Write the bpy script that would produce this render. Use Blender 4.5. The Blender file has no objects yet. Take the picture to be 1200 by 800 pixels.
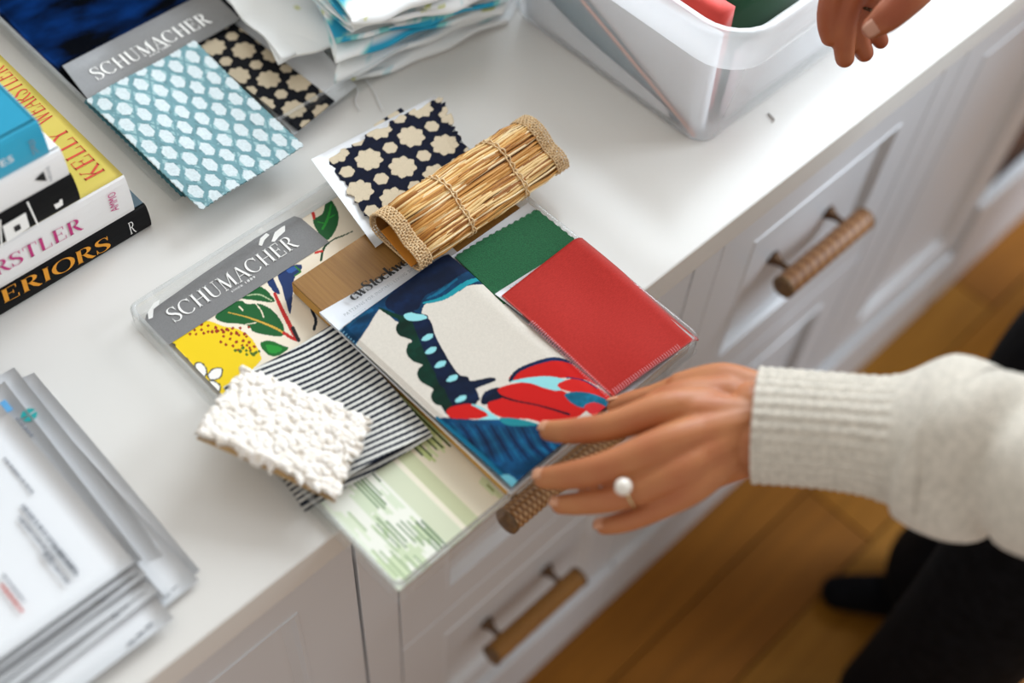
import bpy, bmesh, math, random
import numpy as np
from mathutils import Vector, Matrix

S = bpy.context.scene
COL = S.collection
random.seed(7)
rng = np.random.default_rng(7)

# ------------------------------------------------------------------ camera
FPX = 1429.07                      # focal length in pixels of a 1200 px wide frame
R = np.array([[0.717976, -0.693840, 0.055643],
              [-0.545841, -0.610824, -0.573543],
              [0.431935, 0.381418, -0.817284]])      # rows: right, down, forward
CAM = np.array([0.0, 0.0, 1.75])
cam_d = bpy.data.cameras.new('camera')
cam_d.sensor_width = 36.0
cam_d.lens = FPX / 1200 * 36.0
cam_d.clip_start = 0.02
cam_d.dof.use_dof = True
cam_d.dof.focus_distance = 1.06
cam_d.dof.aperture_fstop = 1.75
cam = bpy.data.objects.new('camera', cam_d)
COL.objects.link(cam)
cam.matrix_world = Matrix((
    (R[0, 0], -R[1, 0], -R[2, 0], CAM[0]),
    (R[0, 1], -R[1, 1], -R[2, 1], CAM[1]),
    (R[0, 2], -R[1, 2], -R[2, 2], CAM[2]),
    (0, 0, 0, 1)))
S.camera = cam

# ------------------------------------------------------------------ world, lights, exposure
w = bpy.data.worlds.new('world'); S.world = w; w.use_nodes = True
w.node_tree.nodes['Background'].inputs['Color'].default_value = (1.0, 0.945, 0.885, 1)
w.node_tree.nodes['Background'].inputs['Strength'].default_value = 0.37


def area(name, loc, target, sx, sy, power, col):
    d = bpy.data.lights.new(name, 'AREA'); d.shape = 'RECTANGLE'; d.size = sx; d.size_y = sy
    d.energy = power; d.color = col
    o = bpy.data.objects.new(name, d); COL.objects.link(o); o.location = loc
    o.rotation_euler = (Vector(target) - Vector(loc)).to_track_quat('-Z', 'Y').to_euler()
    return o


area('window_light_right', (2.72, -0.78, 2.05), (0.60, 0.30, 0.7), 1.5, 1.3, 74, (0.80, 0.90, 1.0))
area('window_light_back', (2.00, 1.09, 1.90), (0.9, 0.35, 0.95), 1.3, 1.2, 38, (0.84, 0.93, 1.0))
S.cycles.transparent_max_bounces = 32
S.view_settings.view_transform = 'Standard'
S.view_settings.look = 'None'
S.view_settings.gamma = 1.0
S.view_settings.use_curve_mapping = False
S.view_settings.exposure = 0.74


# ------------------------------------------------------------------ helpers
def ray(u, v):
    return R.T @ np.array([(u - 600) / FPX, (v - 400) / FPX, 1.0])


def P(u, v, z=0.9):
    """world point of height z that the photo shows at pixel (u, v)"""
    d = ray(u, v); return CAM + (z - CAM[2]) / d[2] * d


def PY(u, v, y):
    d = ray(u, v); return CAM + y / d[1] * d


def lin(h):
    """'#rrggbb' or (r,g,b) 0-255 in display values -> linear rgb"""
    if isinstance(h, str):
        h = [int(h[i:i + 2], 16) for i in (1, 3, 5)]
    c = np.array(h, float) / 255
    return np.where(c <= 0.04045, c / 12.92, ((c + 0.055) / 1.055) ** 2.4)


def mat(name, col=(0.8, 0.8, 0.8), rough=0.5, metal=0.0, spec=0.5, attr=False, noise=None, bump=None,
        sheen=0.0, sss=0.0, coat=0.0):
    """noise=(scale, colour2, stretch xyz); bump=(scale, strength, distance, stretch)"""
    m = bpy.data.materials.new(name); m.use_nodes = True
    nt = m.node_tree; b = nt.nodes['Principled BSDF']
    c = (*lin(col), 1) if isinstance(col, str) else (*col, 1)
    b.inputs['Base Color'].default_value = c
    b.inputs['Roughness'].default_value = rough
    b.inputs['Metallic'].default_value = metal
    b.inputs['Specular IOR Level'].default_value = spec
    b.inputs['Sheen Weight'].default_value = sheen
    b.inputs['Coat Weight'].default_value = coat
    if sss:
        b.inputs['Subsurface Weight'].default_value = sss
        b.inputs['Subsurface Radius'].default_value = (0.012, 0.004, 0.002)
        b.inputs['Subsurface Scale'].default_value = 0.6
    tc = nt.nodes.new('ShaderNodeTexCoord')

    def tex(scale, stretch, detail=5):
        mp = nt.nodes.new('ShaderNodeMapping'); mp.inputs['Scale'].default_value = stretch
        nt.links.new(tc.outputs['Object'], mp.inputs['Vector'])
        n = nt.nodes.new('ShaderNodeTexNoise'); n.inputs['Scale'].default_value = scale
        n.inputs['Detail'].default_value = detail
        nt.links.new(mp.outputs['Vector'], n.inputs['Vector'])
        return n
    src = None
    if attr:
        a = nt.nodes.new('ShaderNodeAttribute'); a.attribute_name = 'Col'
        src = a.outputs['Color']
        nt.links.new(src, b.inputs['Base Color'])
    if noise:
        n = tex(noise[0], noise[2] if len(noise) > 2 else (1, 1, 1))
        rp = nt.nodes.new('ShaderNodeValToRGB')
        rp.color_ramp.elements[0].position = 0.35; rp.color_ramp.elements[1].position = 0.65
        nt.links.new(n.outputs['Fac'], rp.inputs['Fac'])
        if attr:
            mx = nt.nodes.new('ShaderNodeMix'); mx.data_type = 'RGBA'; mx.blend_type = 'MULTIPLY'
            mx.inputs['Factor'].default_value = 1.0
            rp.color_ramp.elements[0].color = (*noise[1], 1) if not isinstance(noise[1], str) else (*lin(noise[1]), 1)
            rp.color_ramp.elements[1].color = (1, 1, 1, 1)
            nt.links.new(src, mx.inputs[6]); nt.links.new(rp.outputs['Color'], mx.inputs[7])
            nt.links.new(mx.outputs[2], b.inputs['Base Color'])
        else:
            rp.color_ramp.elements[0].color = c
            rp.color_ramp.elements[1].color = (*lin(noise[1]), 1) if isinstance(noise[1], str) else (*noise[1], 1)
            nt.links.new(rp.outputs['Color'], b.inputs['Base Color'])
    if bump:
        n = tex(bump[0], bump[3] if len(bump) > 3 else (1, 1, 1), 3)
        bp = nt.nodes.new('ShaderNodeBump'); bp.inputs['Strength'].default_value = bump[1]
        bp.inputs['Distance'].default_value = bump[2]
        nt.links.new(n.outputs['Fac'], bp.inputs['Height'])
        nt.links.new(bp.outputs['Normal'], b.inputs['Normal'])
    return m


def clear_mat(name, tint, gloss_rough, milk, milk_col, ior=1.45, trans_tint=None):
    """thin clear or milky plastic: see-through body, Fresnel gloss, an optional milky share"""
    m = bpy.data.materials.new(name); m.use_nodes = True
    nt = m.node_tree; nt.nodes.clear()
    out = nt.nodes.new('ShaderNodeOutputMaterial')
    tr = nt.nodes.new('ShaderNodeBsdfTransparent'); tr.inputs['Color'].default_value = (*tint, 1)
    gl = nt.nodes.new('ShaderNodeBsdfGlossy'); gl.inputs['Roughness'].default_value = gloss_rough
    df = nt.nodes.new('ShaderNodeBsdfDiffuse'); df.inputs['Color'].default_value = (*milk_col, 1)
    tl = nt.nodes.new('ShaderNodeBsdfTranslucent'); tl.inputs['Color'].default_value = (*milk_col, 1)
    mm = nt.nodes.new('ShaderNodeMixShader'); mm.inputs[0].default_value = 0.5
    nt.links.new(df.outputs[0], mm.inputs[1]); nt.links.new(tl.outputs[0], mm.inputs[2])
    m1 = nt.nodes.new('ShaderNodeMixShader'); m1.inputs[0].default_value = milk
    nt.links.new(tr.outputs[0], m1.inputs[1]); nt.links.new(mm.outputs[0], m1.inputs[2])
    fr = nt.nodes.new('ShaderNodeFresnel')
    ge = nt.nodes.new('ShaderNodeNewGeometry')         # the same reflectance on both sides of a thin wall
    mr = nt.nodes.new('ShaderNodeMapRange'); mr.inputs['To Min'].default_value = ior; mr.inputs['To Max'].default_value = 1 / ior
    nt.links.new(ge.outputs['Backfacing'], mr.inputs['Value']); nt.links.new(mr.outputs['Result'], fr.inputs['IOR'])
    m2 = nt.nodes.new('ShaderNodeMixShader')
    nt.links.new(fr.outputs[0], m2.inputs[0])
    nt.links.new(m1.outputs[0], m2.inputs[1]); nt.links.new(gl.outputs[0], m2.inputs[2])
    nt.links.new(m2.outputs[0], out.inputs[0])
    return m


def obj(name, verts, faces, mats, parent=None, smooth=False, mi=None, cols=None):
    me = bpy.data.meshes.new(name)
    me.from_pydata([tuple(map(float, v)) for v in verts], [], [tuple(f) for f in faces])
    for m in (mats if isinstance(mats, (list, tuple)) else [mats]):
        me.materials.append(m)
    if mi is not None:
        me.polygons.foreach_set('material_index', np.array(mi, dtype=np.int32))
    if smooth:
        me.polygons.foreach_set('use_smooth', np.ones(len(me.polygons), dtype=bool))
    if cols is not None:
        ca = me.color_attributes.new('Col', 'FLOAT_COLOR', 'POINT')
        c4 = np.ones((len(verts), 4), dtype=np.float32); c4[:, :3] = cols
        ca.data.foreach_set('color', c4.ravel())
    me.update()
    o = bpy.data.objects.new(name, me); COL.objects.link(o)
    if parent is not None:
        o.parent = parent
        o.matrix_parent_inverse = Matrix.Translation(-Vector(parent.location))
    return o


def thing(name, label, cat, loc=(0, 0, 0), group=None):
    o = bpy.data.objects.new(name, None); COL.objects.link(o)
    o.empty_display_size = 0.02
    o.location = loc
    o['label'] = label; o['category'] = cat
    if group: o['group'] = group
    return o


def tag(o, label, cat, group=None, kind=None):
    o['label'] = label; o['category'] = cat
    if group: o['group'] = group
    if kind: o['kind'] = kind
    return o


class MB:
    """collects pieces into one mesh"""
    def __init__(s): s.v = []; s.f = []; s.mi = []; s.c = []

    def add(s, v, f, mi=0, col=None):
        n = len(s.v)
        s.v += [tuple(p) for p in v]
        s.f += [tuple(i + n for i in q) for q in f]
        s.mi += [mi] * len(f)
        s.c += [tuple(col) if col is not None else (1, 1, 1)] * len(v)

    def box(s, x0, x1, y0, y1, z0, z1, b=0.0, mi=0, col=None):
        if b <= 0:
            v = [(x, y, z) for z in (z0, z1) for x, y in ((x0, y0), (x1, y0), (x1, y1), (x0, y1))]
            f = [(3, 2, 1, 0), (4, 5, 6, 7), (0, 1, 5, 4), (1, 2, 6, 5), (2, 3, 7, 6), (3, 0, 4, 7)]
            s.add(v, f, mi, col); return
        bm = bmesh.new()
        bmesh.ops.create_cube(bm, size=1.0)
        for p in bm.verts:
            p.co = Vector(((x0 + x1) / 2 + p.co.x * (x1 - x0), (y0 + y1) / 2 + p.co.y * (y1 - y0),
                           (z0 + z1) / 2 + p.co.z * (z1 - z0)))
        bmesh.ops.bevel(bm, geom=bm.edges[:], offset=b, segments=2, profile=0.5, affect='EDGES')
        bm.verts.index_update()
        s.add([p.co[:] for p in bm.verts], [[q.index for q in f.verts] for f in bm.faces], mi, col)
        bm.free()

    def tube(s, pts, rad, n=8, mi=0, col=None, cap=True, squash=None):
        pts = [np.array(p, float) for p in pts]
        if not hasattr(rad, '__len__'): rad = [rad] * len(pts)
        v = []; f = []
        t0 = pts[1] - pts[0]; t0 /= np.linalg.norm(t0)
        a = np.cross(t0, [0, 0, 1.0])
        if np.linalg.norm(a) < 1e-3: a = np.cross(t0, [0, 1.0, 0])
        a /= np.linalg.norm(a)
        for i, p in enumerate(pts):
            t = pts[min(i + 1, len(pts) - 1)] - pts[max(i - 1, 0)]
            t /= (np.linalg.norm(t) + 1e-12)
            a = a - t * (a @ t); a /= (np.linalg.norm(a) + 1e-12)
            b = np.cross(t, a)
            for k in range(n):
                th = 2 * math.pi * k / n
                v.append(p + rad[i] * (math.cos(th) * a + math.sin(th) * b))
        for i in range(len(pts) - 1):
            for k in range(n):
                k2 = (k + 1) % n
                f.append((i * n + k, i * n + k2, (i + 1) * n + k2, (i + 1) * n + k))
        if cap:
            f.append(tuple(range(n))[::-1]); f.append(tuple((len(pts) - 1) * n + k for k in range(n)))
        s.add(v, f, mi, col)

    def build(s, name, mats, parent=None, smooth=False, attr=False):
        return obj(name, s.v, s.f, mats, parent, smooth, s.mi, np.array(s.c) if attr else None)


def crom(pts, closed=False, n=6):
    """Catmull-Rom through points of any dimension"""
    pts = [np.array(p, float) for p in pts]
    N = len(pts); out = []
    rngs = range(N) if closed else range(N - 1)
    for i in rngs:
        if closed:
            p0, p1, p2, p3 = pts[i - 1], pts[i], pts[(i + 1) % N], pts[(i + 2) % N]
        else:
            p0, p1, p2, p3 = pts[max(i - 1, 0)], pts[i], pts[i + 1], pts[min(i + 2, N - 1)]
        for k in range(n):
            t = k / n
            out.append(0.5 * (2 * p1 + (p2 - p0) * t + (2 * p0 - 5 * p1 + 4 * p2 - p3) * t * t
                              + (3 * p1 - p0 - 3 * p2 + p3) * t ** 3))
    if not closed: out.append(pts[-1])
    return np.array(out)


def inside(x, y, poly):
    """points inside a polygon, even-odd, vectorised"""
    poly = np.asarray(poly)
    res = np.zeros(x.shape, bool)
    bb = (x >= poly[:, 0].min()) & (x <= poly[:, 0].max()) & (y >= poly[:, 1].min()) & (y <= poly[:, 1].max())
    if not bb.any(): return res
    xs, ys = x[bb], y[bb]; r = np.zeros(xs.shape, bool)
    x1, y1 = poly[-1]
    for x2, y2 in poly:
        if y1 != y2:
            c = ((ys < y1) != (ys < y2)) & (xs < (x2 - x1) * (ys - y1) / (y2 - y1) + x1)
            r ^= c
        x1, y1 = x2, y2
    res[bb] = r
    return res


def vnoise(x, y, scale, seed=0):
    """smooth value noise, 0..1"""
    g = np.random.default_rng(seed).random((64, 64))
    u = x * scale; v = y * scale
    i = np.floor(u).astype(int); j = np.floor(v).astype(int)
    fu = u - i; fv = v - j; fu = fu * fu * (3 - 2 * fu); fv = fv * fv * (3 - 2 * fv)
    G = lambda a, b: g[a % 64, b % 64]
    return (G(i, j) * (1 - fu) + G(i + 1, j) * fu) * (1 - fv) + (G(i, j + 1) * (1 - fu) + G(i + 1, j + 1) * fu) * fv


def ink(h):
    c = lin(h) if isinstance(h, str) else np.asarray(h, float)
    return c ** 1.22


class Print:
    """flat print: paints shapes given as photo pixels at plane height z on grid points"""
    def __init__(s, x, y, base, z):
        s.x = x; s.y = y; s.z = z
        s.c = np.tile(lin(base), (x.size, 1)) if isinstance(base, str) else base.copy()

    def xy(s, px): return np.array([P(u, v, s.z)[:2] for u, v in px])

    def poly(s, px, col, smooth=True, n=5):
        q = s.xy(px)
        if smooth: q = crom(q, True, n)
        k = inside(s.x, s.y, q); s.c[k] = ink(col)
        return k

    def line(s, px, wd, col, smooth=True):
        """wd: width in metres, a number or one per point"""
        q = s.xy(px)
        wd = np.array([wd] * len(px) if not hasattr(wd, '__len__') else wd, float)
        q = np.column_stack([q, wd])
        if smooth and len(px) > 2: q = crom(q, False, 6)
        for a, b in zip(q[:-1], q[1:]):
            d = b[:2] - a[:2]; L = d @ d + 1e-12
            m = max(a[2], b[2])
            bb = (s.x > min(a[0], b[0]) - m) & (s.x < max(a[0], b[0]) + m) & (s.y > min(a[1], b[1]) - m) & (s.y < max(a[1], b[1]) + m)
            if not bb.any(): continue
            idx = np.nonzero(bb)[0]
            t = np.clip(((s.x[idx] - a[0]) * d[0] + (s.y[idx] - a[1]) * d[1]) / L, 0, 1)
            dist = np.hypot(s.x[idx] - a[0] - t * d[0], s.y[idx] - a[1] - t * d[1])
            s.c[idx[dist < (a[2] + (b[2] - a[2]) * t) / 2]] = ink(col)


def sheet(name, corners, nx, ny, m, parent=None, thick=0.0006, zf=None, paint=None, edge=None, mask=None):
    """a thin sheet spanned by four world corners (order: a b c d round it), as top and bottom skin.
    zf(s,t,x,y) adds height, paint(x,y,s,t) gives colours, edge(s,t,x,y) moves points sideways"""
    a, b, c, d = [np.array(q, float) for q in corners]
    s, t = np.meshgrid(np.linspace(0, 1, nx), np.linspace(0, 1, ny))
    s = s.ravel(); t = t.ravel()
    p = (a[None] * ((1 - s) * (1 - t))[:, None] + b[None] * (s * (1 - t))[:, None]
         + c[None] * (s * t)[:, None] + d[None] * ((1 - s) * t)[:, None])
    if edge is not None: p = edge(s, t, p)
    cols = paint(p[:, 0], p[:, 1], s, t) if paint is not None else None
    if zf is not None: p[:, 2] += zf(s, t, p[:, 0], p[:, 1])
    i = np.arange((ny - 1) * (nx - 1)); r, q = i // (nx - 1), i % (nx - 1)
    v0 = r * nx + q
    f = np.column_stack([v0, v0 + 1, v0 + nx + 1, v0 + nx])
    n = (p[1] - p[0]); n2 = p[nx] - p[0]
    if np.cross(n, n2)[2] < 0: f = f[:, ::-1]
    N = len(p)
    lo = p.copy(); lo[:, 2] -= thick
    ring = list(range(nx)) + [k * nx + nx - 1 for k in range(1, ny)] + \
        [(ny - 1) * nx + k for k in range(nx - 2, -1, -1)] + [k * nx for k in range(ny - 2, 0, -1)]
    # bottom as a coarse skin is enough for a thin sheet: rim strip + bottom
    faces = f.tolist() + (f[:, ::-1] + N).tolist()
    for k in range(len(ring)):
        k2 = ring[(k + 1) % len(ring)]
        faces.append((ring[k], ring[k] + N, k2 + N, k2))
    vv = np.vstack([p, lo])
    cc = np.vstack([cols, cols]) if cols is not None else None
    return obj(name, vv, faces, m, parent, True, None, cc)


def pinked(amp, teeth_s, teeth_t, c=None):
    """pinking-shear zigzag along the sheet's rim"""
    def f(s, t, p):
        ctr = p.mean(0)
        tri = lambda q: np.abs((q % 1) * 2 - 1)
        for sel, along, teeth in ((t <= 0, s, teeth_s), (t >= 1, s, teeth_s), (s <= 0, t, teeth_t), (s >= 1, t, teeth_t)):
            d = ctr[:2] - p[sel][:, :2]; d /= (np.linalg.norm(d, axis=1)[:, None] + 1e-9)
            p[sel, :2] += d * (amp * tri(along[sel] * teeth))[:, None]
        return p
    return f


# ------------------------------------------------------------------ lettering
def arc(cx, cy, rx, ry, a0, a1, thin, thick, n=16):
    out = []
    for i in range(n + 1):
        a = math.radians(a0 + (a1 - a0) * i / n)
        w_ = thin + (thick - thin) * abs(math.cos(a)) ** 1.6
        out.append((cx + rx * math.cos(a), cy + ry * math.sin(a), w_))
    return out


def glyph(ch, T, t):
    """serif capitals and a few lower-case letters as strokes (x, y, width); returns strokes, advance"""
    def serif(x, y, h=0.11): return [(x - h, y, t * 1.2), (x + h, y, t * 1.2)]
    b, u = t / 2, 1 - t / 2
    V = lambda x, w_: [(x, 0, w_), (x, 1, w_)]
    if ch == 'S':
        st = crom([(.50, .78, t), (.43, .95, t), (.28, 1.0 - b, t), (.11, .90, T * .7), (.08, .74, T * .9), (.18, .60, T),
                   (.38, .46, T), (.50, .30, T), (.50, .16, T * .8), (.38, .04, t * 1.6), (.24, b, t), (.10, .08, t), (.05, .26, t)], False, 5)
        return [st, [(.515, .70, t), (.515, .99, t)], [(.04, .01, t), (.04, .32, t)]], .62
    if ch == 'C':
        return [arc(.42, .5, .38, .5 - b, 42, 318, t, T, 24), [(.72, .68, t), (.72, .98, t)]], .82
    if ch == 'O':
        return [arc(.42, .5, .37, .5 - b, 0, 360, t, T, 30)], .86
    if ch == 'H':
        return [V(.16, T), V(.68, T), [(.16, .5, t), (.68, .5, t)]] + [serif(x, y) for x in (.16, .68) for y in (b, u)], .84
    if ch == 'U':
        return [[(.15, 1, T), (.15, .3, T)] + [(.15 + .0, .3, T), (.19, .12, T * .8), (.3, .03, T * .5), (.42, b, t), (.56, .06, t), (.63, .2, t), (.64, .4, t)],
                [(.64, .35, t), (.64, 1, t)], serif(.15, u), serif(.64, u)], .80
    if ch == 'M':
        return [[(.12, 0, t), (.14, 1, t)], [(.14, 1, T), (.44, .04, T)], [(.44, .04, t), (.76, 1, t)], V(.78, T),
                serif(.12, b, .09), serif(.10, u, .08), serif(.78, b), serif(.82, u, .08)], .94
    if ch == 'A':
        return [[(.08, 0, t), (.37, 1, t)], [(.37, 1, T), (.70, 0, T)], [(.17, .34, t), (.56, .34, t)], serif(.08, b, .09), serif(.70, b, .1)], .78
    if ch in 'EF':
        st = [V(.16, T), [(.16, u, t), (.58, u, t)], [(.16, .52, t), (.46, .52, t)], serif(.13, b, .08), serif(.13, u, .08),
              [(.58, 1, t), (.58, .76, t)], [(.46, .40, t), (.46, .64, t)]]
        if ch == 'E': st += [[(.16, b, t), (.62, b, t)], [(.62, 0, t), (.62, .26, t)]]
        return st, .70
    if ch == 'R':
        return [V(.16, T), [(.16, u, t), (.36, u, t)], arc(.34, .76, .22, .24 - b, 90, -90, t, T, 14), [(.16, .52, t), (.36, .52, t)],
                [(.36, .52, T * .8), (.52, .2, T), (.66, .02, T * .8), (.76, .03, t)], serif(.16, b), serif(.13, u, .08)], .76
    if ch == 'P':
        return glyph('R', T, t)[0][:4] + [serif(.16, b)], .66
    if ch == 'K':
        return [V(.16, T), [(.16, .40, t), (.62, 1, t)], [(.30, .58, T), (.66, 0, T)], serif(.16, b), serif(.16, u), serif(.60, u, .09), serif(.68, b, .1)], .80
    if ch == 'L':
        return [V(.16, T), [(.16, b, t), (.58, b, t)], [(.58, 0, t), (.58, .28, t)], serif(.14, b, .08), serif(.16, u)], .66
    if ch == 'T':
        return [V(.35, T), [(.02, u, t), (.68, u, t)], [(.03, 1, t), (.03, .74, t)], [(.67, 1, t), (.67, .74, t)], serif(.35, b)], .72
    if ch == 'I':
        return [V(.18, T), serif(.18, b), serif(.18, u)], .38
    if ch == 'Y':
        return [[(.05, 1, T), (.36, .48, T)], [(.66, 1, t), (.36, .48, t)], [(.36, .5, T), (.36, 0, T)], serif(.06, u), serif(.66, u, .09), serif(.36, b)], .74
    if ch == 'W':
        return [[(.05, 1, T), (.32, 0, T)], [(.32, 0, t), (.52, 1, t)], [(.50, 1, T), (.76, 0, T)], [(.76, 0, t), (.98, 1, t)],
                serif(.05, u, .09), serif(.50, u, .09), serif(.98, u, .09)], 1.06
    # lower case, x-height .62
    if ch == 'c':
        return [arc(.26, .31, .22, .29, 40, 320, t, T, 18), [(.42, .44, T * .8), (.42, .52, T * .8)]], .50
    if ch == 'o':
        return [arc(.27, .31, .22, .29, 0, 360, t, T, 22)], .56
    if ch == 'e':
        return [arc(.26, .31, .22, .29, 10, 320, t, T, 20), [(.10, .34, t), (.47, .34, t)]], .52
    if ch == 'w':
        return [[(.04, .6, T), (.22, 0, T)], [(.22, 0, t), (.38, .6, t)], [(.36, .6, T), (.54, 0, T)], [(.54, 0, t), (.70, .6, t)],
                [(-.04, .6, t), (.12, .6, t)], [(.62, .6, t), (.78, .6, t)]], .76
    if ch == 't':
        return [[(.18, .82, T), (.18, .1, T), (.24, .03, T * .5), (.34, .04, t)], [(.02, .6, t), (.34, .6, t)]], .36
    if ch == 'k':
        return [V(.14, T), [(.14, .26, t), (.42, .6, t)], [(.24, .38, T), (.46, 0, T)], serif(.14, b, .1), [(.02, u, t), (.14, u, t)], serif(.46, b, .1), serif(.42, .6, .08)], .58
    if ch == 'l':
        return [V(.14, T), serif(.14, b, .1), [(.02, u, t), (.14, u, t)]], .28
    return [], .4


def strokes_mesh(mb, strokes, org, ex, ey, mi=0):
    for st in strokes:
        st = [np.array(p, float) for p in st]
        L = []; Rr = []
        for i, p in enumerate(st):
            d = st[min(i + 1, len(st) - 1)][:2] - st[max(i - 1, 0)][:2]
            d = d / (np.linalg.norm(d) + 1e-9); n = np.array([-d[1], d[0]]) * p[2] / 2
            L.append(p[:2] + n); Rr.append(p[:2] - n)
        v = [org + ex * q[0] + ey * q[1] for q in L + Rr]
        k = len(st)
        mb.add(v, [(k + i, k + i + 1, i + 1, i) for i in range(k - 1)], mi)


def text_serif(name, txt, p0, p1, ptop, m, parent, T=.13, t=.035, gap=.06, lift=(0, 0, 0.0004)):
    """p0: left end of baseline, p1: right end, ptop: a point at cap height above p0 (world)"""
    p0, p1, pt = [np.array(q, float) for q in (p0, p1, ptop)]
    adv = []; x = 0
    gl = []
    for ch in txt:
        st, a = glyph(ch, T, t); gl.append((st, x)); x += a + gap
    x -= gap
    ex = (p1 - p0) / x
    up = pt - p0; up = up - ex * (up @ ex) / (ex @ ex); ey = up
    mb = MB(); o = p0 + np.array(lift)
    for st, xx in gl: strokes_mesh(mb, st, o + ex * xx, ex, ey)
    return mb.build(name, m, parent)


def text_plain(name, txt, p0, p1, ptop, m, parent, lift=(0, 0, 0.0004), spacing=1.0):
    cu = bpy.data.curves.new(name, 'FONT'); cu.body = txt; cu.size = 1; cu.space_character = spacing
    cu.resolution_u = 2
    to = bpy.data.objects.new('tmp', cu); COL.objects.link(to)
    me = bpy.data.meshes.new_from_object(to)
    bpy.data.objects.remove(to)
    v = np.array([q.co[:] for q in me.vertices]); f = [tuple(q.vertices) for q in me.polygons]
    bpy.data.meshes.remove(me)
    p0, p1, pt = [np.array(q, float) for q in (p0, p1, ptop)]
    v[:, 0] -= v[:, 0].min(); W = v[:, 0].max(); Hh = v[:, 1].max()
    ex = (p1 - p0) / W; up = pt - p0; up = up - ex * (up @ ex) / (ex @ ex); ey = up / Hh
    w_ = p0 + np.array(lift) + v[:, :1] * ex + v[:, 1:2] * ey
    return obj(name, w_, f, m, parent)


# ------------------------------------------------------------------ materials
M = {}
M['counter'] = mat('counter_white', '#dedbd6', 0.26, spec=0.5)
M['paint'] = mat('cabinet_paint', '#d4d5d8', 0.32, spec=0.5)
M['paint_dark'] = mat('cabinet_gap', '#4b443d', 0.7)
M['wall'] = mat('wall_paint', '#dedbd5', 0.8)
M['dark_wood'] = mat('niche_wood', '#5b3415', 0.5, noise=(3, '#3c1f0b', (1, 12, 12)))
M['floor'] = [mat('oak_plank_%d' % i, c, 0.6, spec=0.15, noise=(4, c2, (1.2, 14, 14)), bump=(30, 0.15, 0.001, (1, 10, 10)))
              for i, (c, c2) in enumerate((('#8a5617', '#7b4b12'), ('#905c18', '#835312'), ('#845114', '#774810'), ('#92611c', '#855615')))]
M['gap'] = mat('plank_joint', '#3a220d', 0.8)
M['bronze'] = mat('aged_bronze', '#5a4433', 0.35, metal=0.9)
M['rattan'] = mat('rattan_wrap', attr=True, rough=0.5, noise=(400, (0.75, 0.7, 0.65)))
M['rattan_end'] = mat('rattan_end', '#7a5a35', 0.55, noise=(120, '#5d4226'))
M['acrylic'] = clear_mat('clear_acrylic', (0.985, 0.99, 0.99), 0.05, 0.015, (0.97, 0.98, 0.99))
M['acrylic_edge'] = clear_mat('acrylic_edge', (0.93, 0.95, 0.96), 0.1, 0.22, (0.95, 0.97, 0.99))
M['milky'] = clear_mat('milky_plastic', (0.97, 0.98, 0.99), 0.16, 0.30, (0.95, 0.97, 0.99))
M['milky_rim'] = clear_mat('milky_rim', (0.97, 0.98, 0.99), 0.2, 0.50, (0.95, 0.97, 0.99))
M['print'] = mat('printed_fabric', attr=True, rough=0.85, spec=0.2, bump=(1400, 0.25, 0.0004))
M['paperprint'] = mat('printed_paper', attr=True, rough=0.55, spec=0.3)
M['white_paper'] = mat('white_paper', '#e6e8eb', 0.6)
M['white_card'] = mat('white_card', '#eceef2', 0.5)
M['grey_card'] = mat('grey_card', '#7d7c7c', 0.55, noise=(900, '#747373'))
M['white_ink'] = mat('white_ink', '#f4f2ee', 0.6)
M['black_ink'] = mat('black_ink', '#0c0c10', 0.6)
M['grey_ink'] = mat('grey_ink', '#8d9096', 0.6)
M['magenta_ink'] = mat('magenta_ink', '#c02a78', 0.6)
M['orange_ink'] = mat('orange_ink', '#e79a20', 0.6)
M['red_ink'] = mat('red_ink', '#c0412a', 0.6)


# ------------------------------------------------------------------ structure: floor, walls
def structure(o): o['kind'] = 'structure'; return o


b = MB(); b.box(-0.9, 3.1, -1.5, 1.12, -0.05, -0.012)
floor = structure(b.build('floor', M['gap']))
PW = 0.127
k = 0
y = -1.5
while y < 0.62:
    xs = [-0.9] + sorted(rng.uniform(-0.5, 2.9, 2)) + [3.1]
    for x0, x1 in zip(xs[:-1], xs[1:]):
        if x1 - x0 < 0.05: continue
        b = MB(); b.box(x0 + .0012, x1 - .0012, y + .0015, y + PW - .0015, -0.012, 0.0 - 0.0006 * (k % 2), 0.0015)
        b.build('floorboard', M['floor'][(k * 7 + k // 3) % 4], floor); k += 1
    y += PW
b = MB(); b.box(-0.9, 1.35, 1.12, 1.20, 0.0, 2.8); b.box(2.65, 2.78, 1.12, 1.20, 0.0, 2.8)
b.box(1.35, 2.65, 1.12, 1.20, 0.0, 1.25); b.box(1.35, 2.65, 1.12, 1.20, 2.55, 2.8); structure(b.build('wall_back', M['wall']))
b = MB()
for a in ((1.35, 1.39), (1.98, 2.02), (2.61, 2.65)): b.box(a[0], a[1], 1.13, 1.18, 1.30, 2.50)
for a in ((1.25, 1.30), (2.50, 2.55)): b.box(1.35, 2.65, 1.13, 1.18, a[0], a[1])
structure(b.build('window_2', M['paint']))
# right-hand wall with its window opening (the daylight comes through it)
b = MB()
b.box(2.78, 2.9, -1.7, -1.6, 0, 2.9); b.box(2.78, 2.9, 0.05, 1.2, 0, 2.9)
b.box(2.78, 2.9, -1.6, 0.05, 0, 1.30); b.box(2.78, 2.9, -1.6, 0.05, 2.75, 2.9)
structure(b.build('wall_right', M['wall']))
b = MB()
for a in ((-1.6, -1.55), (0.0, 0.05), (-0.80, -0.76)): b.box(2.80, 2.85, a[0], a[1], 1.35, 2.7)
for a in ((1.30, 1.35), (2.70, 2.75)): b.box(2.80, 2.85, -1.6, 0.05, a[0], a[1])
structure(b.build('window_1', M['paint']))

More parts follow.
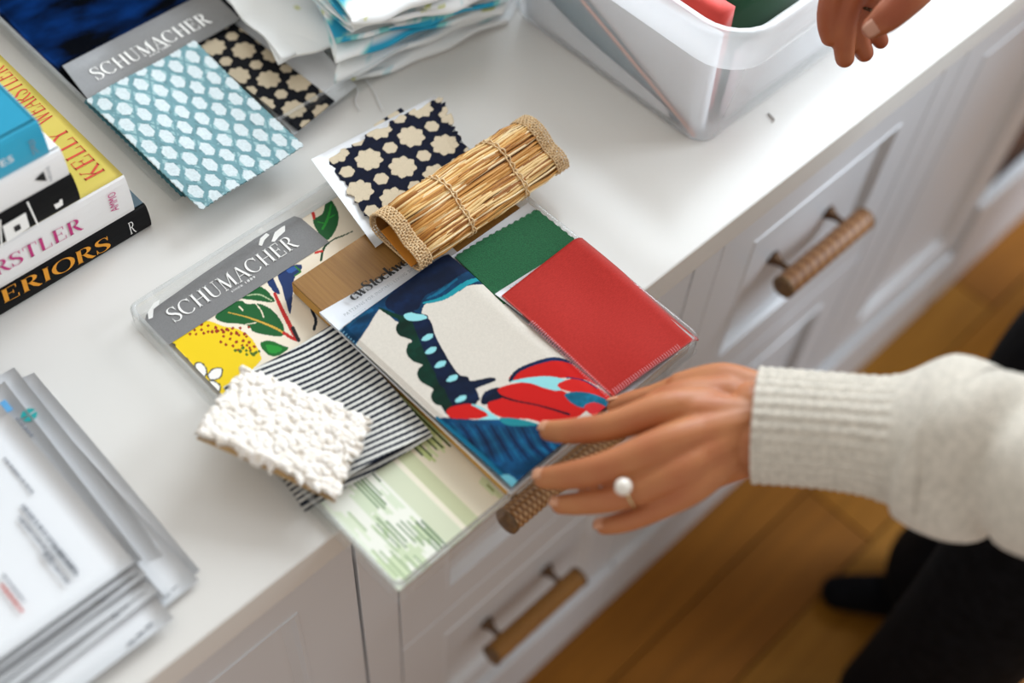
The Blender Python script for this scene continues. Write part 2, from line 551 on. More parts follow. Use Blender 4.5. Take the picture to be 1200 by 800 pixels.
# ------------------------------------------------------------------ cabinets and worktop
YF = 0.375     # face of doors and drawers
b = MB(); b.box(-0.7, 2.4, 0.358, 1.12, 0.862, 0.90, 0.002)
tag(b.build('countertop', M['counter']), 'long white countertop that everything is laid out on', 'countertop')


def front(mb, x0, x1, z0, z1, fr=0.065, dep=0.009, sl=0.010, y=YF, th=0.02, mi=0, ztop=None):
    """shaker front: flat frame, sloping moulding, recessed panel"""
    zt = z1 - (ztop if ztop else fr)
    rects = [(x0, x1, z0, z1, y + th), (x0, x1, z0, z1, y + .001), (x0 + .001, x1 - .001, z0 + .001, z1 - .001, y),
             (x0 + fr - .004, x1 - fr + .004, z0 + fr - .004, zt + .004, y), (x0 + fr - .0032, x1 - fr + .0032, z0 + fr - .0032, zt + .0032, y - .0014),
             (x0 + fr, x1 - fr, z0 + fr, zt, y - .0014), (x0 + fr + sl * .3, x1 - fr - sl * .3, z0 + fr + sl * .3, zt - sl * .3, y + dep * .35),
             (x0 + fr + sl, x1 - fr - sl, z0 + fr + sl, zt - sl, y + dep)]
    v = []; f = []
    for r in rects: v += [(r[0], r[4], r[2]), (r[1], r[4], r[2]), (r[1], r[4], r[3]), (r[0], r[4], r[3])]
    for i in range(len(rects) - 1):
        for q in range(4):
            q2 = (q + 1) % 4
            f.append((i * 4 + q, i * 4 + q2, (i + 1) * 4 + q2, (i + 1) * 4 + q))
    n = (len(rects) - 1) * 4
    f.append((n, n + 1, n + 2, n + 3)); f.append((3, 2, 1, 0))
    mb.add(v, f, mi)


def rattan_handle(cx, cz, parent, style, half=0.0775, yb=0.348, r=0.0132, yp=None):
    """bar wrapped in woven cane, bronze end caps and two flared posts: one mesh"""
    mb = MB()
    nu, nv = 36, 96
    v = []; c = []; f = []
    light = lin('#b5834b'); pale = lin('#dbb98e'); dark = lin('#6e4019')
    if style == 'wrap': light = lin('#9c6534'); pale = lin('#c99c70'); dark = lin('#52290f')
    if style == 'plain': light = lin('#a87428'); pale = lin('#bb8840'); dark = lin('#7e521c')
    for j in range(nv + 1):
        x = -half + 2 * half * j / nv
        for i in range(nu):
            a = 2 * math.pi * i / nu
            if style == 'hex':
                h = math.sin(x * 2 * math.pi / 0.0062 + (math.pi if (i // 3) % 2 else 0)) * abs(math.sin(a * nu / 6))
                rr = r + 0.0009 * h; q = 0.5 + 0.5 * h
            elif style == 'wrap':
                h = abs(math.sin(x * math.pi / 0.0135 + 0.25 * math.sin(a * 3)))
                g = math.sin(a * 12 + x * 900)
                rr = r * (1 + 0.06 * h) + 0.0004 * g; q = 0.45 + 0.35 * h + 0.25 * g
            else:
                h = math.sin(x * 2 * math.pi / 0.005); g = math.sin(a * 9 + x * 300)
                rr = r + 0.0003 * h + 0.0003 * g; q = 0.5 + 0.25 * h + 0.25 * g
            q = min(max(q, 0), 1)
            col = dark * (1 - q) + light * q if q < 0.6 else light * (1 - (q - .6) / .4) + pale * ((q - .6) / .4)
            v.append((cx + x, yb + rr * math.cos(a), cz + rr * math.sin(a))); c.append(tuple(col))
    for j in range(nv):
        for i in range(nu):
            i2 = (i + 1) % nu
            f.append((j * nu + i, j * nu + i2, (j + 1) * nu + i2, (j + 1) * nu + i))
    mb.add(v, f, 0); mb.c[-len(v):] = c
    for s in (-1, 1):
        x = cx + s * half
        mb.tube([(x - s * .004, yb, cz), (x + s * .0005, yb, cz), (x + s * .0022, yb, cz)], [r * 1.07, r * 1.07, r * .9], 24, 1)
        px = cx + s * 0.052
        yw = yp or (YF + 0.009)
        mb.tube([(px, yw, cz), (px, yw - .002, cz), (px, yw - .008, cz), (px, yw - .014, cz), (px, yb, cz)],
                [.0095, .0095, .0062, .004, .0036], 16, 2)
    o = mb.build('handle', [M['rattan'], M['rattan_end'], M['bronze']], parent, True, True)
    return o


def carcass(t, x0, x1, z0=0.14):
    b = MB(); b.box(x0, x1, YF + .022, 1.10, z0, 0.861); b.build('carcass', M['paint_dark'], t)


# left cupboard
t = thing('door_cabinet', 'white base cabinet with a recessed panel door, below the stacked papers', 'cabinet', (-0.2, 0.5, 0))
carcass(t, -0.66, 0.2505)
b = MB(); front(b, -0.20, 0.2490, 0.150, 0.840); b.build('door', M['paint'], t)
b = MB(); front(b, -0.655, -0.2025, 0.150, 0.840); b.build('door', M['paint'], t)
b = MB(); b.box(-0.66, 0.2505, YF, YF + .02, 0.8425, 0.861, .001); b.build('face_rail', M['paint'], t)
b = MB(); b.box(-0.66, 0.2505, 0.366, 0.40, 0.0, 0.147, .002); b.build('plinth', M['paint'], t)


def drawer_unit(x0, x1, label, styles, sx0, sx1, hx):
    t = thing('drawer_cabinet', label, 'cabinet', ((x0 + x1) / 2, 0.5, 0))
    carcass(t, sx0, sx1)
    b = MB(); b.box(sx0, x0 - .0022, YF, YF + .02, 0.14, 0.861, .001); b.build('stile', M['paint'], t)
    b = MB(); b.box(x0, sx1, YF, YF + .02, 0.8425, 0.861, .001); b.build('face_rail', M['paint'], t)
    b = MB(); b.box(sx0, sx1, 0.366, 0.40, 0.0, 0.147, .002); b.build('plinth', M['paint'], t)
    for (z0, z1, hz, stl) in ((0.4965, 0.840, 0.683, styles[0]), (0.150, 0.4935, 0.325, styles[1])):
        b = MB(); front(b, x0, x1, z0, z1)
        d = b.build('drawer', M['paint'], t)
        rattan_handle(hx, hz, d, stl)
    return t


drawer_unit(0.2977, 0.6827, 'white two-drawer cabinet directly below the tray at the counter edge', ('hex', 'plain'), 0.2525, 0.6838, 0.4885)
drawer_unit(0.7310, 1.1190, 'white two-drawer cabinet at the right whose cane handle is in the open', ('wrap', 'plain'), 0.6858, 1.1200, 0.9200)
t = thing('door_cabinet', 'white base cabinet with a tall panel door at the far right end', 'cabinet', (1.34, 0.5, 0))
carcass(t, 1.1225, 1.545)
b = MB(); b.box(1.1225, 1.168, YF, YF + .02, 0.14, 0.861, .001); b.build('stile', M['paint'], t)
b = MB(); front(b, 1.1705, 1.545, 0.165, 0.840); b.build('door', M['paint'], t)
b = MB(); b.box(1.1705, 1.545, YF, YF + .02, 0.8425, 0.861, .001); b.build('face_rail', M['paint'], t)
b = MB(); b.box(1.1225, 1.545, 0.366, 0.40, 0.0, 0.150, .002); b.build('plinth', M['paint'], t)
t = thing('open_cabinet', 'open niche cabinet with brown wooden inside beyond the last door', 'cabinet', (1.95, 0.5, 0))
b = MB(); b.box(1.549, 1.560, YF, 1.10, 0.0, 0.861); b.box(2.36, 2.38, YF, 1.10, 0.0, 0.861)
b.box(1.56, 2.36, YF, YF + .02, 0.80, 0.861); b.build('side_panel', M['paint'], t)
b = MB(); b.box(1.56, 2.36, 0.366, 0.386, 0.0, 0.262, .002); b.build('plinth', M['paint'], t)
b = MB(); b.box(1.56, 2.36, 0.386, 1.09, 0.20, 0.22); b.box(1.56, 2.36, 1.07, 1.09, 0.22, 0.80); b.build('inside_lining', M['dark_wood'], t)


# ------------------------------------------------------------------ acrylic trays
def tray(name, label, x0, x1, y0, y1, z0=0.9, h=0.025, w_=0.0045):
    t = thing(name, label, 'tray', ((x0 + x1) / 2, (y0 + y1) / 2, z0))
    b = MB(); b.box(x0, x1, y0, y1, z0 + .0004, z0 + .0044, .0015); b.build('base', M['acrylic'], t)
    b = MB()

    def ring(x0, x1, y0, y1, r, n=6):
        out = []
        for cx, cy, a0 in ((x1 - r, y1 - r, 0), (x0 + r, y1 - r, 90), (x0 + r, y0 + r, 180), (x1 - r, y0 + r, 270)):
            for i in range(n + 1):
                a = math.radians(a0 + 90 * i / n); out.append((cx + r * math.cos(a), cy + r * math.sin(a)))
        return out
    o = ring(x0, x1, y0, y1, .010); i_ = ring(x0 + w_, x1 - w_, y0 + w_, y1 - w_, .006)
    n = len(o)
    zb, zt = z0 + .0044, z0 + h
    v = [(p[0], p[1], zb) for p in o] + [(p[0], p[1], zt - .001) for p in o]
    om = ring(x0 + .001, x1 - .001, y0 + .001, y1 - .001, .009); im = ring(x0 + w_ - .001, x1 - w_ + .001, y0 + w_ - .001, y1 - w_ + .001, .007)
    v += [(p[0], p[1], zt) for p in om] + [(p[0], p[1], zt) for p in im] + [(p[0], p[1], zt - .001) for p in i_] + [(p[0], p[1], zb) for p in i_]
    f = []; mi = []
    for L in range(5):
        for q in range(n):
            q2 = (q + 1) % n
            f.append((L * n + q, L * n + q2, (L + 1) * n + q2, (L + 1) * n + q)); mi.append(1 if 1 <= L <= 3 else 0)
    obj('wall', v, f, [M['acrylic'], M['acrylic_edge']], t, True, mi)
    return t


tray('acrylic_tray', 'clear acrylic tray of fabric samples overhanging the counter edge, hand at its front', 0.2215, 0.5595, 0.2820, 0.6240)
tray('acrylic_tray', 'clear acrylic tray beside the books, holding dark blue velvet', 0.327, 0.665, 0.712, 1.054)

# ================================================================== contents of the front tray
# floral card with grey heading band
ZF = 0.9070


def floral_paint(x, y, s, t):
    p = Print(x, y, '#ebdfcb', ZF)
    # yellow fruit
    p.poly([(190, 402), (210, 388), (232, 378), (245, 376), (262, 382), (280, 386), (296, 398), (306, 418), (304, 424), (290, 440), (275, 470), (250, 500), (215, 440)], '#efd21a')
    for (u0, v0, n, du, dv, c) in ((222, 392, 9, 8.6, -1.2, 0), (228, 386, 8, 8.4, .8, 0), (236, 380, 6, 8, 1.9, 0), (262, 393, 5, 7.5, 3.5, 0), (280, 392, 4, 4.6, 6.4, 0), (288, 394, 3, 4.5, 6, 0),
                              (258, 400, 4, 7, 3, 0), (284, 407, 4, 4.6, 2.5, 1), (290, 415, 4, 4.5, -1, 1), (276, 410, 2, 5, 2, 1)):
        for i in range(n):
            u, v = u0 + du * i + rng.uniform(-1, 1), v0 + dv * i + rng.uniform(-1, 1)
            r = rng.uniform(1.6, 2.4)
            p.poly([(u - r, v), (u, v - r), (u + r, v), (u, v + r)], '#a83c18' if c == 0 else '#5d7a20', True, 3)
    # white blossoms on the fruit
    for q in ([(203, 412), (205, 404), (200, 402), (194, 402), (196, 413)], [(203, 416), (214, 417), (221, 423), (214, 427), (205, 424)],
              [(229, 432), (229, 426), (236, 425), (242, 433), (240, 441), (233, 440)], [(243, 439), (250, 432), (260, 432), (258, 442), (247, 445)],
              [(242, 448), (250, 446), (258, 452), (256, 459), (246, 458)], [(222, 437), (229, 440), (234, 446), (228, 447)]):
        p.poly([(q[0][0] * 1, q[0][1])] + q[1:], '#f6f3ec')
        p.line(q + [q[0]], 0.0011, '#20303f')
    p.poly([(231, 442), (237, 440), (241, 445), (238, 450), (232, 448)], '#2f9b3a')
    # big leaf
    G = '#156b35'
    p.poly([(252, 372), (262, 360), (281, 352), (290, 356), (305, 356), (320, 364), (330, 377), (333, 386), (330, 394), (310, 392), (296, 388), (292, 382), (278, 379), (264, 378)], G)
    p.line([(268, 366), (288, 371), (308, 378), (324, 385), (334, 391)], [.0008, .0012, .0018, .0020, .0018], '#d9b34f')
    p.line([(300, 356), (306, 364), (309, 372)], .0011, '#e9e0c8'); p.line([(280, 359), (285, 364)], .001, '#e9e0c8')
    p.line([(288, 380), (300, 378)], .001, '#e9e0c8')
    p.poly([(305, 402), (316, 399), (330, 404), (338, 408), (328, 416), (318, 417), (310, 412)], '#14772f')
    p.poly([(312, 404), (324, 405), (331, 409), (322, 414), (315, 412)], '#2c9d3c')
    # leaf and blue buds by the band
    p.poly([(282, 349), (292, 343), (302, 335), (312, 340), (322, 352), (316, 354), (300, 352)], G)
    p.line([(290, 346), (304, 345), (318, 352)], .0013, '#b9c9a3')
    p.poly([(313, 330), (318, 322), (322, 330), (328, 343), (324, 344), (318, 338)], '#1d3f74')
    p.poly([(326, 322), (340, 312), (353, 310), (352, 318), (345, 326), (343, 345), (340, 368), (334, 350), (330, 335)], '#1d3f74')
    p.poly([(335, 316), (343, 312), (348, 315), (340, 320)], '#3a67a8')
    p.line([(346, 312), (352, 318), (346, 323)], .0016, '#3f8a2c')
    # red stem
    p.line([(322, 344), (330, 362), (338, 378), (346, 395)], [.0026, .0034, .0038, .0030], '#c9322a')
    p.line([(333, 390), (342, 396), (350, 399)], .0030, '#c9322a')
    p.line([(343, 384), (350, 399)], .0032, '#2b1b22')
    p.line([(368, 386), (370, 375), (366, 364), (364, 352)], .0026, '#18293d')
    # twig and leaf at the right
    p.poly([(367, 258), (378, 250), (383, 232), (391, 238), (397, 252), (394, 268), (384, 281), (374, 274)], G)
    p.line([(388, 240), (384, 256), (378, 268)], [.0012, .0022, .0022], '#2ea33c'); p.line([(384, 256), (392, 252)], .0013, '#2ea33c'); p.line([(382, 262), (373, 260)], .0013, '#2ea33c')
    p.line([(362, 244), (367, 250), (368, 256)], [.002, .003, .002], '#cf3527')
    p.line([(376, 305), (380, 290), (390, 281), (402, 276), (413, 271)], [.002, .002, .0018, .0016, .001], '#14532c')
    p.line([(370, 296), (377, 294)], .0026, '#cf3527')
    return p.c


c0, c1 = P(170, 371, ZF), P(383, 232, ZF)
ex = (c1 - c0) / np.linalg.norm(c1 - c0)
A = P(168, 372, ZF)
t = thing('floral_sample_card', 'cream sample sheet with yellow fruit, leaves and grey heading band, in the front tray', 'fabric sample', (0.35, 0.5, 0.905))
q = [P(171, 370, ZF), P(171, 370, ZF) + np.array([0.315, -0.003, 0]), P(171, 370, ZF) + np.array([0.315, -0.20, 0]), P(262, 487, ZF)]
q[3] = np.array([q[0][0] + .001, q[0][1] - .20, ZF]); 
sheet('printed_sheet', q, 430, 280, M['paperprint'], t, .0006, None, floral_paint)
bq = [P(170, 370, ZF), P(338, 256, ZF), P(352, 254, ZF), P(386, 284, ZF), P(198, 405, ZF)]
v = [x + np.array([0, 0, .0005]) for x in [P(172, 368, ZF), P(232, 325, ZF), P(300, 279, ZF), P(336, 258, ZF), P(345, 253.5, ZF), P(353, 256, ZF), P(386, 284, ZF), P(198, 404, ZF), P(170, 375, ZF)]]
obj('heading_band', v, [list(range(len(v)))[::-1]], M['grey_card'], t)
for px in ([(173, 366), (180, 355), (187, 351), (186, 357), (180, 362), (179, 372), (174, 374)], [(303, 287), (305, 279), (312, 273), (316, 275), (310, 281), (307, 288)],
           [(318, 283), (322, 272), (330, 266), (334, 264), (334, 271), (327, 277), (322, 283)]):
    obj('tape_glint', [P(a, c, ZF + .0009) for a, c in px], [list(range(len(px)))[::-1]], M['white_ink'], t)  # reflections on the clear tape, painted as flat white polygons
text_serif('lettering', 'SCHUMACHER', P(205.5, 378.5, ZF + .0008), P(351, 288, ZF + .0008), P(194, 363.5, ZF + .0008), M['white_ink'], t)
text_plain('small_lettering', 'since 1889', P(272, 343, ZF + .0008), P(300, 325.5, ZF + .0008), P(270.2, 340.4, ZF + .0008), M['white_ink'], t, spacing=1.2)

# green ikat paper at the tray's front
ZG = 0.9066


def ikat_paint(x, y, s, t):
    p = Print(x, y, '#f0f1e6', ZG)
    u = (x - .2275) / .117
    vv = (y - .288) / .085
    c = p.c

    def band(u0, u1, col, lo, hi, rag=0.12, seed=0, wl=0.0022):
        """ragged warp streaks along y: each narrow column has its own start and end"""
        k = (u >= u0) & (u < u1)
        cell = np.floor(x[k] / wl).astype(int)
        r1 = np.random.default_rng(seed).random(4096)[(cell + 500) % 4096]
        r2 = np.random.default_rng(seed + 1).random(4096)[(cell + 500) % 4096]
        idx = np.nonzero(k)[0][(vv[k] > lo + rag * (r1 - .5)) & (vv[k] < hi + rag * (r2 - .5))]
        c[idx] = lin(col)
    band(.0, .05, '#e6eddb', -1, 2, .1, 1)
    band(.03, .15, '#d3e0bd', .02, .38, .25, 3); band(.05, .12, '#dfe8cf', .62, .90, .2, 5)
    band(.12, .30, '#cfdcbb', .05, .30, .3, 7); band(.16, .24, '#c3d2ad', .42, .60, .3, 8)
    band(.20, .34, '#d6e1c6', .62, .98, .3, 9); band(.30, .44, '#c9d7b4', .12, .42, .3, 10)
    band(.36, .42, '#dbe5cd', .6, .9, .3, 19)
    band(.44, .58, '#d5dbc0', -1, 2); band(.58, .62, '#f0ead6', -1, 2); band(.62, .72, '#c9cda6', -1, 2)
    band(.72, 1.2, '#e9dfc8', -1, 2)
    band(.76, 1.2, '#c2ce8c', .86, 2, .25, 11); band(.80, 1.1, '#d3daa8', .76, .95, .3, 14); band(.90, .96, '#cfd7ac', .14, .26, .2, 13)
    G = '#6f8c66'; K = '#3c5227'
    for (a, lo, hi, col) in ((.06, .10, .46, '#a3b98c'), (.09, .02, .40, '#93ad7e'), (.12, .62, .88, '#b5c6a2'), (.14, .06, .34, '#8aa577'), (.17, .28, .60, '#9db689'),
                             (.20, .30, .62, G), (.23, .26, .66, G), (.26, .30, .58, '#7d9971'), (.19, .02, .22, '#8fa97c'), (.23, .0, .16, '#8fa97c'),
                             (.285, .72, 1.10, G), (.31, .68, 1.08, G), (.335, .70, 1.12, G), (.36, .80, 1.12, '#86a07a'), (.42, .92, 1.20, '#4c6444'),
                             (.30, .24, .50, G), (.33, .18, .50, G), (.36, .20, .46, '#86a07a'), (.40, .04, .40, '#4a6a48'), (.43, .02, .38, '#5a7857'), (.37, .04, .2, G),
                             (.72, .98, 1.4, K), (.76, .86, 1.4, K), (.80, .80, 1.4, K), (.86, .82, 1.4, K), (.90, .80, 1.4, K), (.945, .76, 1.4, K), (.985, .74, 1.4, K), (.93, .15, .24, '#8c9a62')):
        k = (np.abs(u - a) < .0064) & (vv > lo) & (vv < hi); c[k] = lin(col)
    return c


q = [(0.2275, 0.4155, ZG + .001), (0.3600, 0.4155, ZG + .001), (0.3600, 0.2880, ZG), (0.2275, 0.2880, ZG)]
o = sheet('ikat_sample', q, 300, 190, M['paperprint'], None, .0006, None, ikat_paint)
tag(o, 'pale green streaked paper sample along the front of the tray', 'fabric sample')

# wooden sample board
ZW = 0.9225
wa, wb, wc = P(341, 331, ZW), P(607, 236, ZW), P(590, 574, ZW)
M['veneer'] = mat('oak_veneer', '#956b33', 0.42, noise=(14, '#875e29', (30, 1.0, 1)), bump=(40, 0.15, .0006, (30, 1.5, 1)))
M['veneer_edge'] = mat('oak_edge', '#c9963f', 0.5)
exw = np.array([1.0, 0, 0])
x0, y1 = wa[0], wa[1]
x1 = 0.545; y0 = wc[1]
b = MB(); b.box(.3400, x1, .2880, y1, 0.9085, ZW, .0008)
o = b.build('wood_sample_board', [M['veneer'], M['veneer_edge']])
for pl in o.data.polygons:
    if abs(pl.normal.z) < .3: pl.material_index = 1
tag(o, 'flat oak veneer sample board lying under the bird print card', 'sample board')
print('BOARD', x0, x1, y0, y1, wb, wc)

# white cards under the green and red swatches
ZC = 0.9240
q = [P(470, 270, ZC), P(621, 236, ZC), P(823, 392, ZC), P(700, 480, ZC)]
tx = P(621, 236, ZC); bx = P(822, 391, ZC)
q = [np.array([0.455, tx[1], ZC]), np.array([0.5535, tx[1], ZC]), np.array([0.5535, bx[1] + .001, ZC]), np.array([0.455, bx[1] + .001, ZC])]
o = sheet('white_backing_card', q, 4, 4, M['white_card'], None, .0012)
tag(o, 'white backing card that the green felt swatch lies on', 'card')
ZFelt = 0.9262
M['felt'] = mat('green_felt', '#0e4a2a', 0.95, spec=0.1, noise=(900, '#186039'), bump=(900, .4, .0006), sheen=0.4)


def felt_edge(s, t, p):
    for sel, along, n_ in ((t <= 0, s, 13), (s >= 1, t, 9)):
        ctr = p.mean(0); d = ctr[:2] - p[sel][:, :2]; d /= np.linalg.norm(d, axis=1)[:, None]
        p[sel, :2] += d * (0.0026 * (1 - np.abs(np.sin(along[sel] * math.pi * n_))))[:, None]
    return p


o = sheet('felt_swatch', [P(532, 300, ZFelt), P(629, 243, ZFelt), P(700, 300, ZFelt), P(590, 356, ZFelt)], 105, 60, M['felt'], None, .0016,
          lambda s, t, x, y: .0012 * np.sin(s * 5) * (1 - t), None, felt_edge)
tag(o, 'dark green felt swatch with scalloped edge', 'fabric sample')
ZR = 0.9290
o = sheet('white_backing_card', [P(580, 344, ZR - .0012), P(634, 310, ZR - .0012), P(690, 355, ZR - .0012), P(640, 390, ZR - .0012)], 6, 6, M['white_card'], None, .0008)
tag(o, 'white card with printed number peeking out between green felt and red cloth', 'card')
text_plain('printed_number', 'F0527894', P(621, 322.5, ZR - .0008), P(597, 337, ZR - .0008), P(623, 326, ZR - .0008), M['grey_ink'], o)
M['red'] = mat('red_wool', '#a41b11', 0.85, spec=0.2, noise=(350, '#b2241a', (1, 3, 1)), bump=(1300, .35, .0005), sheen=0.25)


def red_z(s, t, x, y):
    roll = np.clip((s - .86) / .14, 0, 1)
    return -.0075 * roll ** 2 + .0016 * np.sin(s * 7 + t * 2) * np.sin(t * 5) + .002 * (1 - t) * s


o = sheet('red_swatch', [P(588, 346, ZR), P(683, 274, ZR), P(821, 391, ZR - .002), P(719, 463, ZR)], 60, 60, M['red'], None, .0022, red_z)
tag(o, 'red wool swatch with overstitched edges beside the bird print card', 'fabric sample')
b = MB()
M['stitch'] = mat('pink_thread', '#d89aa0', 0.8)
for (a, c, n_) in ((P(625, 376, ZR + .001), P(717, 462, ZR + .001), 40), (P(722, 462, ZR + .001), P(800, 408, ZR - .001), 30)):
    for i in range(n_):
        p0 = a + (c - a) * (i / n_)
        d = (c - a) / np.linalg.norm(c - a); n2 = np.array([-d[1], d[0], 0])
        p1 = p0 + n2 * .0055 * (1 if n2[1] > 0 else -1) + d * .001
        b.tube([p0 + [0, 0, .0004], (p0 + p1) / 2 + [0, 0, .0013], p1 + [0, 0, .0006]], .00035, 4)
so = b.build('edge_stitching', M['stitch'], o); so['kind'] = 'stuff'

# bird print card
ZS = 0.9262


def bird_paint(x, y, s, t):
    p = Print(x, y, '#cfc8bd', ZS)
    n = vnoise(x, y, 1400, 3)[:, None]
    p.c *= (0.93 + 0.12 * n)
    D, Tn, NV, LT = '#0c4565', '#1f7f93', '#0a2342', '#9bd4d8'
    p.poly([(370, 388), (402, 386), (450, 345), (520, 295), (545, 305), (568, 330), (548, 338), (525, 352), (500, 358), (494, 372), (500, 378), (470, 382), (448, 366), (441, 370), (430, 388), (416, 405), (395, 400)], D, True, 4)
    p.poly([(455, 350), (520, 296), (545, 308), (548, 318), (520, 338), (498, 350), (488, 366), (462, 368)], NV)
    p.line([(497, 358), (520, 352), (545, 336), (562, 326)], [.002, .004, .005, .004], '#2a9aa6')
    p.line([(500, 353), (515, 345), (535, 330)], [.001, .003, .002], '#186a86')
    p.line([(408, 384), (420, 374), (436, 366)], .003, '#185a7a')
    # dark green scalloped edge of the neck
    GR = '#053a2c'
    p.poly([(462, 366), (500, 374), (512, 400), (534, 436), (552, 450), (560, 472), (528, 492), (500, 440), (484, 405)], NV)
    p.poly([(443, 362), (468, 372), (488, 376), (492, 400), (505, 430), (515, 452), (524, 462), (530, 478), (528, 492), (520, 480), (509, 468), (508, 458), (492, 448), (490, 436), (495, 430),
            (482, 424), (477, 408), (484, 402), (474, 398), (466, 388), (468, 378), (455, 372)], GR)
    for (u, v, r) in ((474, 388, 10), (486, 414, 10), (500, 440, 11), (516, 466, 11)):
        q = [(u + r * math.cos(a) * 1.0, v + r * math.sin(a)) for a in np.linspace(0, 2 * math.pi, 9)[:-1]]
        p.poly(q, GR)
    # navy neck
    p.poly([(482, 372), (500, 372), (502, 380), (510, 398), (520, 414), (530, 432), (532, 440), (548, 443), (552, 448), (575, 444), (580, 448), (560, 456), (556, 460), (562, 470), (548, 476), (528, 472), (520, 455), (505, 430), (492, 402)], NV)
    for (u, v) in ((501, 398), (505, 413), (516, 429), (530, 445), (540, 469)):
        p.poly([(u - 7, v + 3), (u - 2, v - 3), (u + 6, v - 4), (u + 5, v + 1), (u - 2, v + 4)], LT)
    p.poly([(473, 372), (481, 369), (485, 370), (497, 372), (500, 376), (488, 379), (478, 378)], LT)
    # red feathers
    RD = '#c8251f'
    p.poly([(523, 484), (530, 478), (550, 475), (565, 480), (574, 488), (572, 492), (550, 493), (530, 492)], RD)
    p.poly([(552, 476), (562, 478), (578, 488), (588, 496), (575, 497), (560, 494), (572, 488)], LT)
    p.poly([(564, 468), (570, 460), (586, 456), (590, 468), (578, 474), (565, 476)], NV)
    p.poly([(583, 458), (600, 452), (622, 450), (642, 456), (662, 462), (676, 472), (688, 482), (660, 500), (640, 500), (620, 494), (590, 492), (574, 484), (572, 474), (588, 468)], RD)
    p.line([(586, 466), (604, 472), (632, 478), (666, 488)], [.0022, .0016, .0014, .0022], '#1a0f2a')
    p.poly([(596, 446), (604, 438), (622, 430), (648, 424), (668, 426), (690, 440), (700, 452), (680, 446), (640, 446), (610, 448)], RD)
    p.line([(598, 448), (606, 437), (626, 428), (650, 422.5), (672, 425)], [.0030, .0034, .0034, .0040, .0036], '#0e2c52')
    p.poly([(598, 449), (625, 444), (648, 444), (664, 450), (656, 460), (640, 458), (620, 451)], LT)
    p.poly([(654, 452), (672, 446), (690, 450), (706, 458), (720, 470), (700, 470), (668, 462), (656, 458)], '#cf302a')
    p.line([(664, 445), (684, 448), (700, 456)], .0015, '#1c2d6a')
    p.poly([(662, 464), (684, 462), (712, 470), (720, 476), (705, 480), (680, 480), (666, 472)], '#1b7590')
    p.poly([(684, 480), (696, 474), (712, 482), (700, 492)], '#cf3a40')
    # teal body below
    p.poly([(510, 490), (530, 492), (560, 494), (590, 494), (625, 498), (650, 505), (660, 520), (640, 550), (606, 575), (595, 572)], '#0f4f74', False)
    p.poly([(586, 492), (610, 494), (630, 500), (612, 502), (592, 500)], '#2d8f98')
    for i in range(13):
        u = 530 + i * 9
        p.line([(u, 498 + i * .6), (u + 12, 516 + i), (u + 20 + i, 545 - i * .5)], [.0012, .0030, .0012], '#0a2f55' if i % 2 else '#176486')
    p.line([(512, 490), (545, 520), (580, 552), (600, 570)], [.002, .004, .004, .003], '#1f7c9a')
    p.poly([(583, 562), (594, 558), (606, 566), (608, 573), (598, 572)], '#7fc4d4')
    dk = (p.c.sum(1) < .35) & (p.c[:, 2] > p.c[:, 0] * 1.6)       # brushy unevenness of the blue ink
    p.c[dk] *= (.6 + .9 * vnoise(x[dk] * .6 + y[dk] * .8, y[dk], 110, 31) * (.5 + vnoise(x[dk], y[dk], 320, 32)))[:, None]
    # stitched blue edge near the label
    for i in range(9):
        p.line([(397 + i * 2.8, 390 + i * 2.9), (401 + i * 2.8, 387 + i * 2.9)], .0006, '#8fc0d6')
    return p.c


t = thing('bird_print_card', 'white heading card with blue and red bird print cloth, centre of the front tray', 'fabric sample', (0.43, 0.42, 0.917))
lt, rt, rb, lb = P(374, 363, ZS), P(522, 279, ZS), P(719, 468, ZS), P(599, 574, ZS)
yb_ = lb[1]
cx0 = lt[0]; cx1 = rt[0]
print('CARD', lt, rt, rb, lb)
q = [lt, rt, np.array([rb[0], lb[1] + .001, ZS]), lb]
t.location = (0.43, 0.42, 0.917)
sheet('backing', [x + np.array([0, 0, -.0034]) for x in q], 4, 4, M['white_card'], t, .0036)
fa, fb = P(398, 388, ZS), P(524, 298, ZS)


def card_z(s, t, x, y):
    edge = np.clip((s - .88) / .12, 0, 1); e2 = np.clip((.04 - s) / .04, 0, 1)
    return .0030 - .0042 * edge ** 2 - .0015 * e2 + .0007 * np.sin(t * 9)


qf = [fa, fb + (fb - fa) * .015, q[2] + np.array([.0012, .001, 0]), q[3] + np.array([.0018, .0012, 0])]
sheet('print_cloth', qf, 220, 300, M['print'], t, .0012, card_z, bird_paint)
text_serif('lettering', 'cwStockwell', P(415, 352.5, ZS), P(487, 304, ZS), P(407, 342.5, ZS), M['black_ink'], t, T=.21, t=.045, gap=.02)
text_plain('small_lettering', 'PATTERNS FOR INSPIRED LIVING SINCE 1905', P(405, 371, ZS), P(503, 304, ZS), P(403, 368, ZS), M['grey_ink'], t, spacing=1.15)
text_plain('lettering_rule', '____________', P(414, 371.8, ZS), P(429, 362, ZS), P(413.6, 371.4, ZS), M['grey_ink'], t)

# striped ticking, folded double
ZT = 0.9170


def stripe_paint(x, y, s, t):
    ph = (t * 24.5 + .75 * np.sin(s * 3.0 + 1.6) + .10 * vnoise(s, t, 9, 5)) % 1
    c = np.tile(lin('#d9d8d2'), (x.size, 1))
    c[ph < .45] = lin('#1e2330')
    k = (ph > .45) & (ph < .51); c[k] = lin('#7d808a')
    return c


t = thing('striped_swatch', 'navy and white striped ticking swatch folded double under the cream bouclé', 'fabric sample', (0.3, 0.42, 0.908))
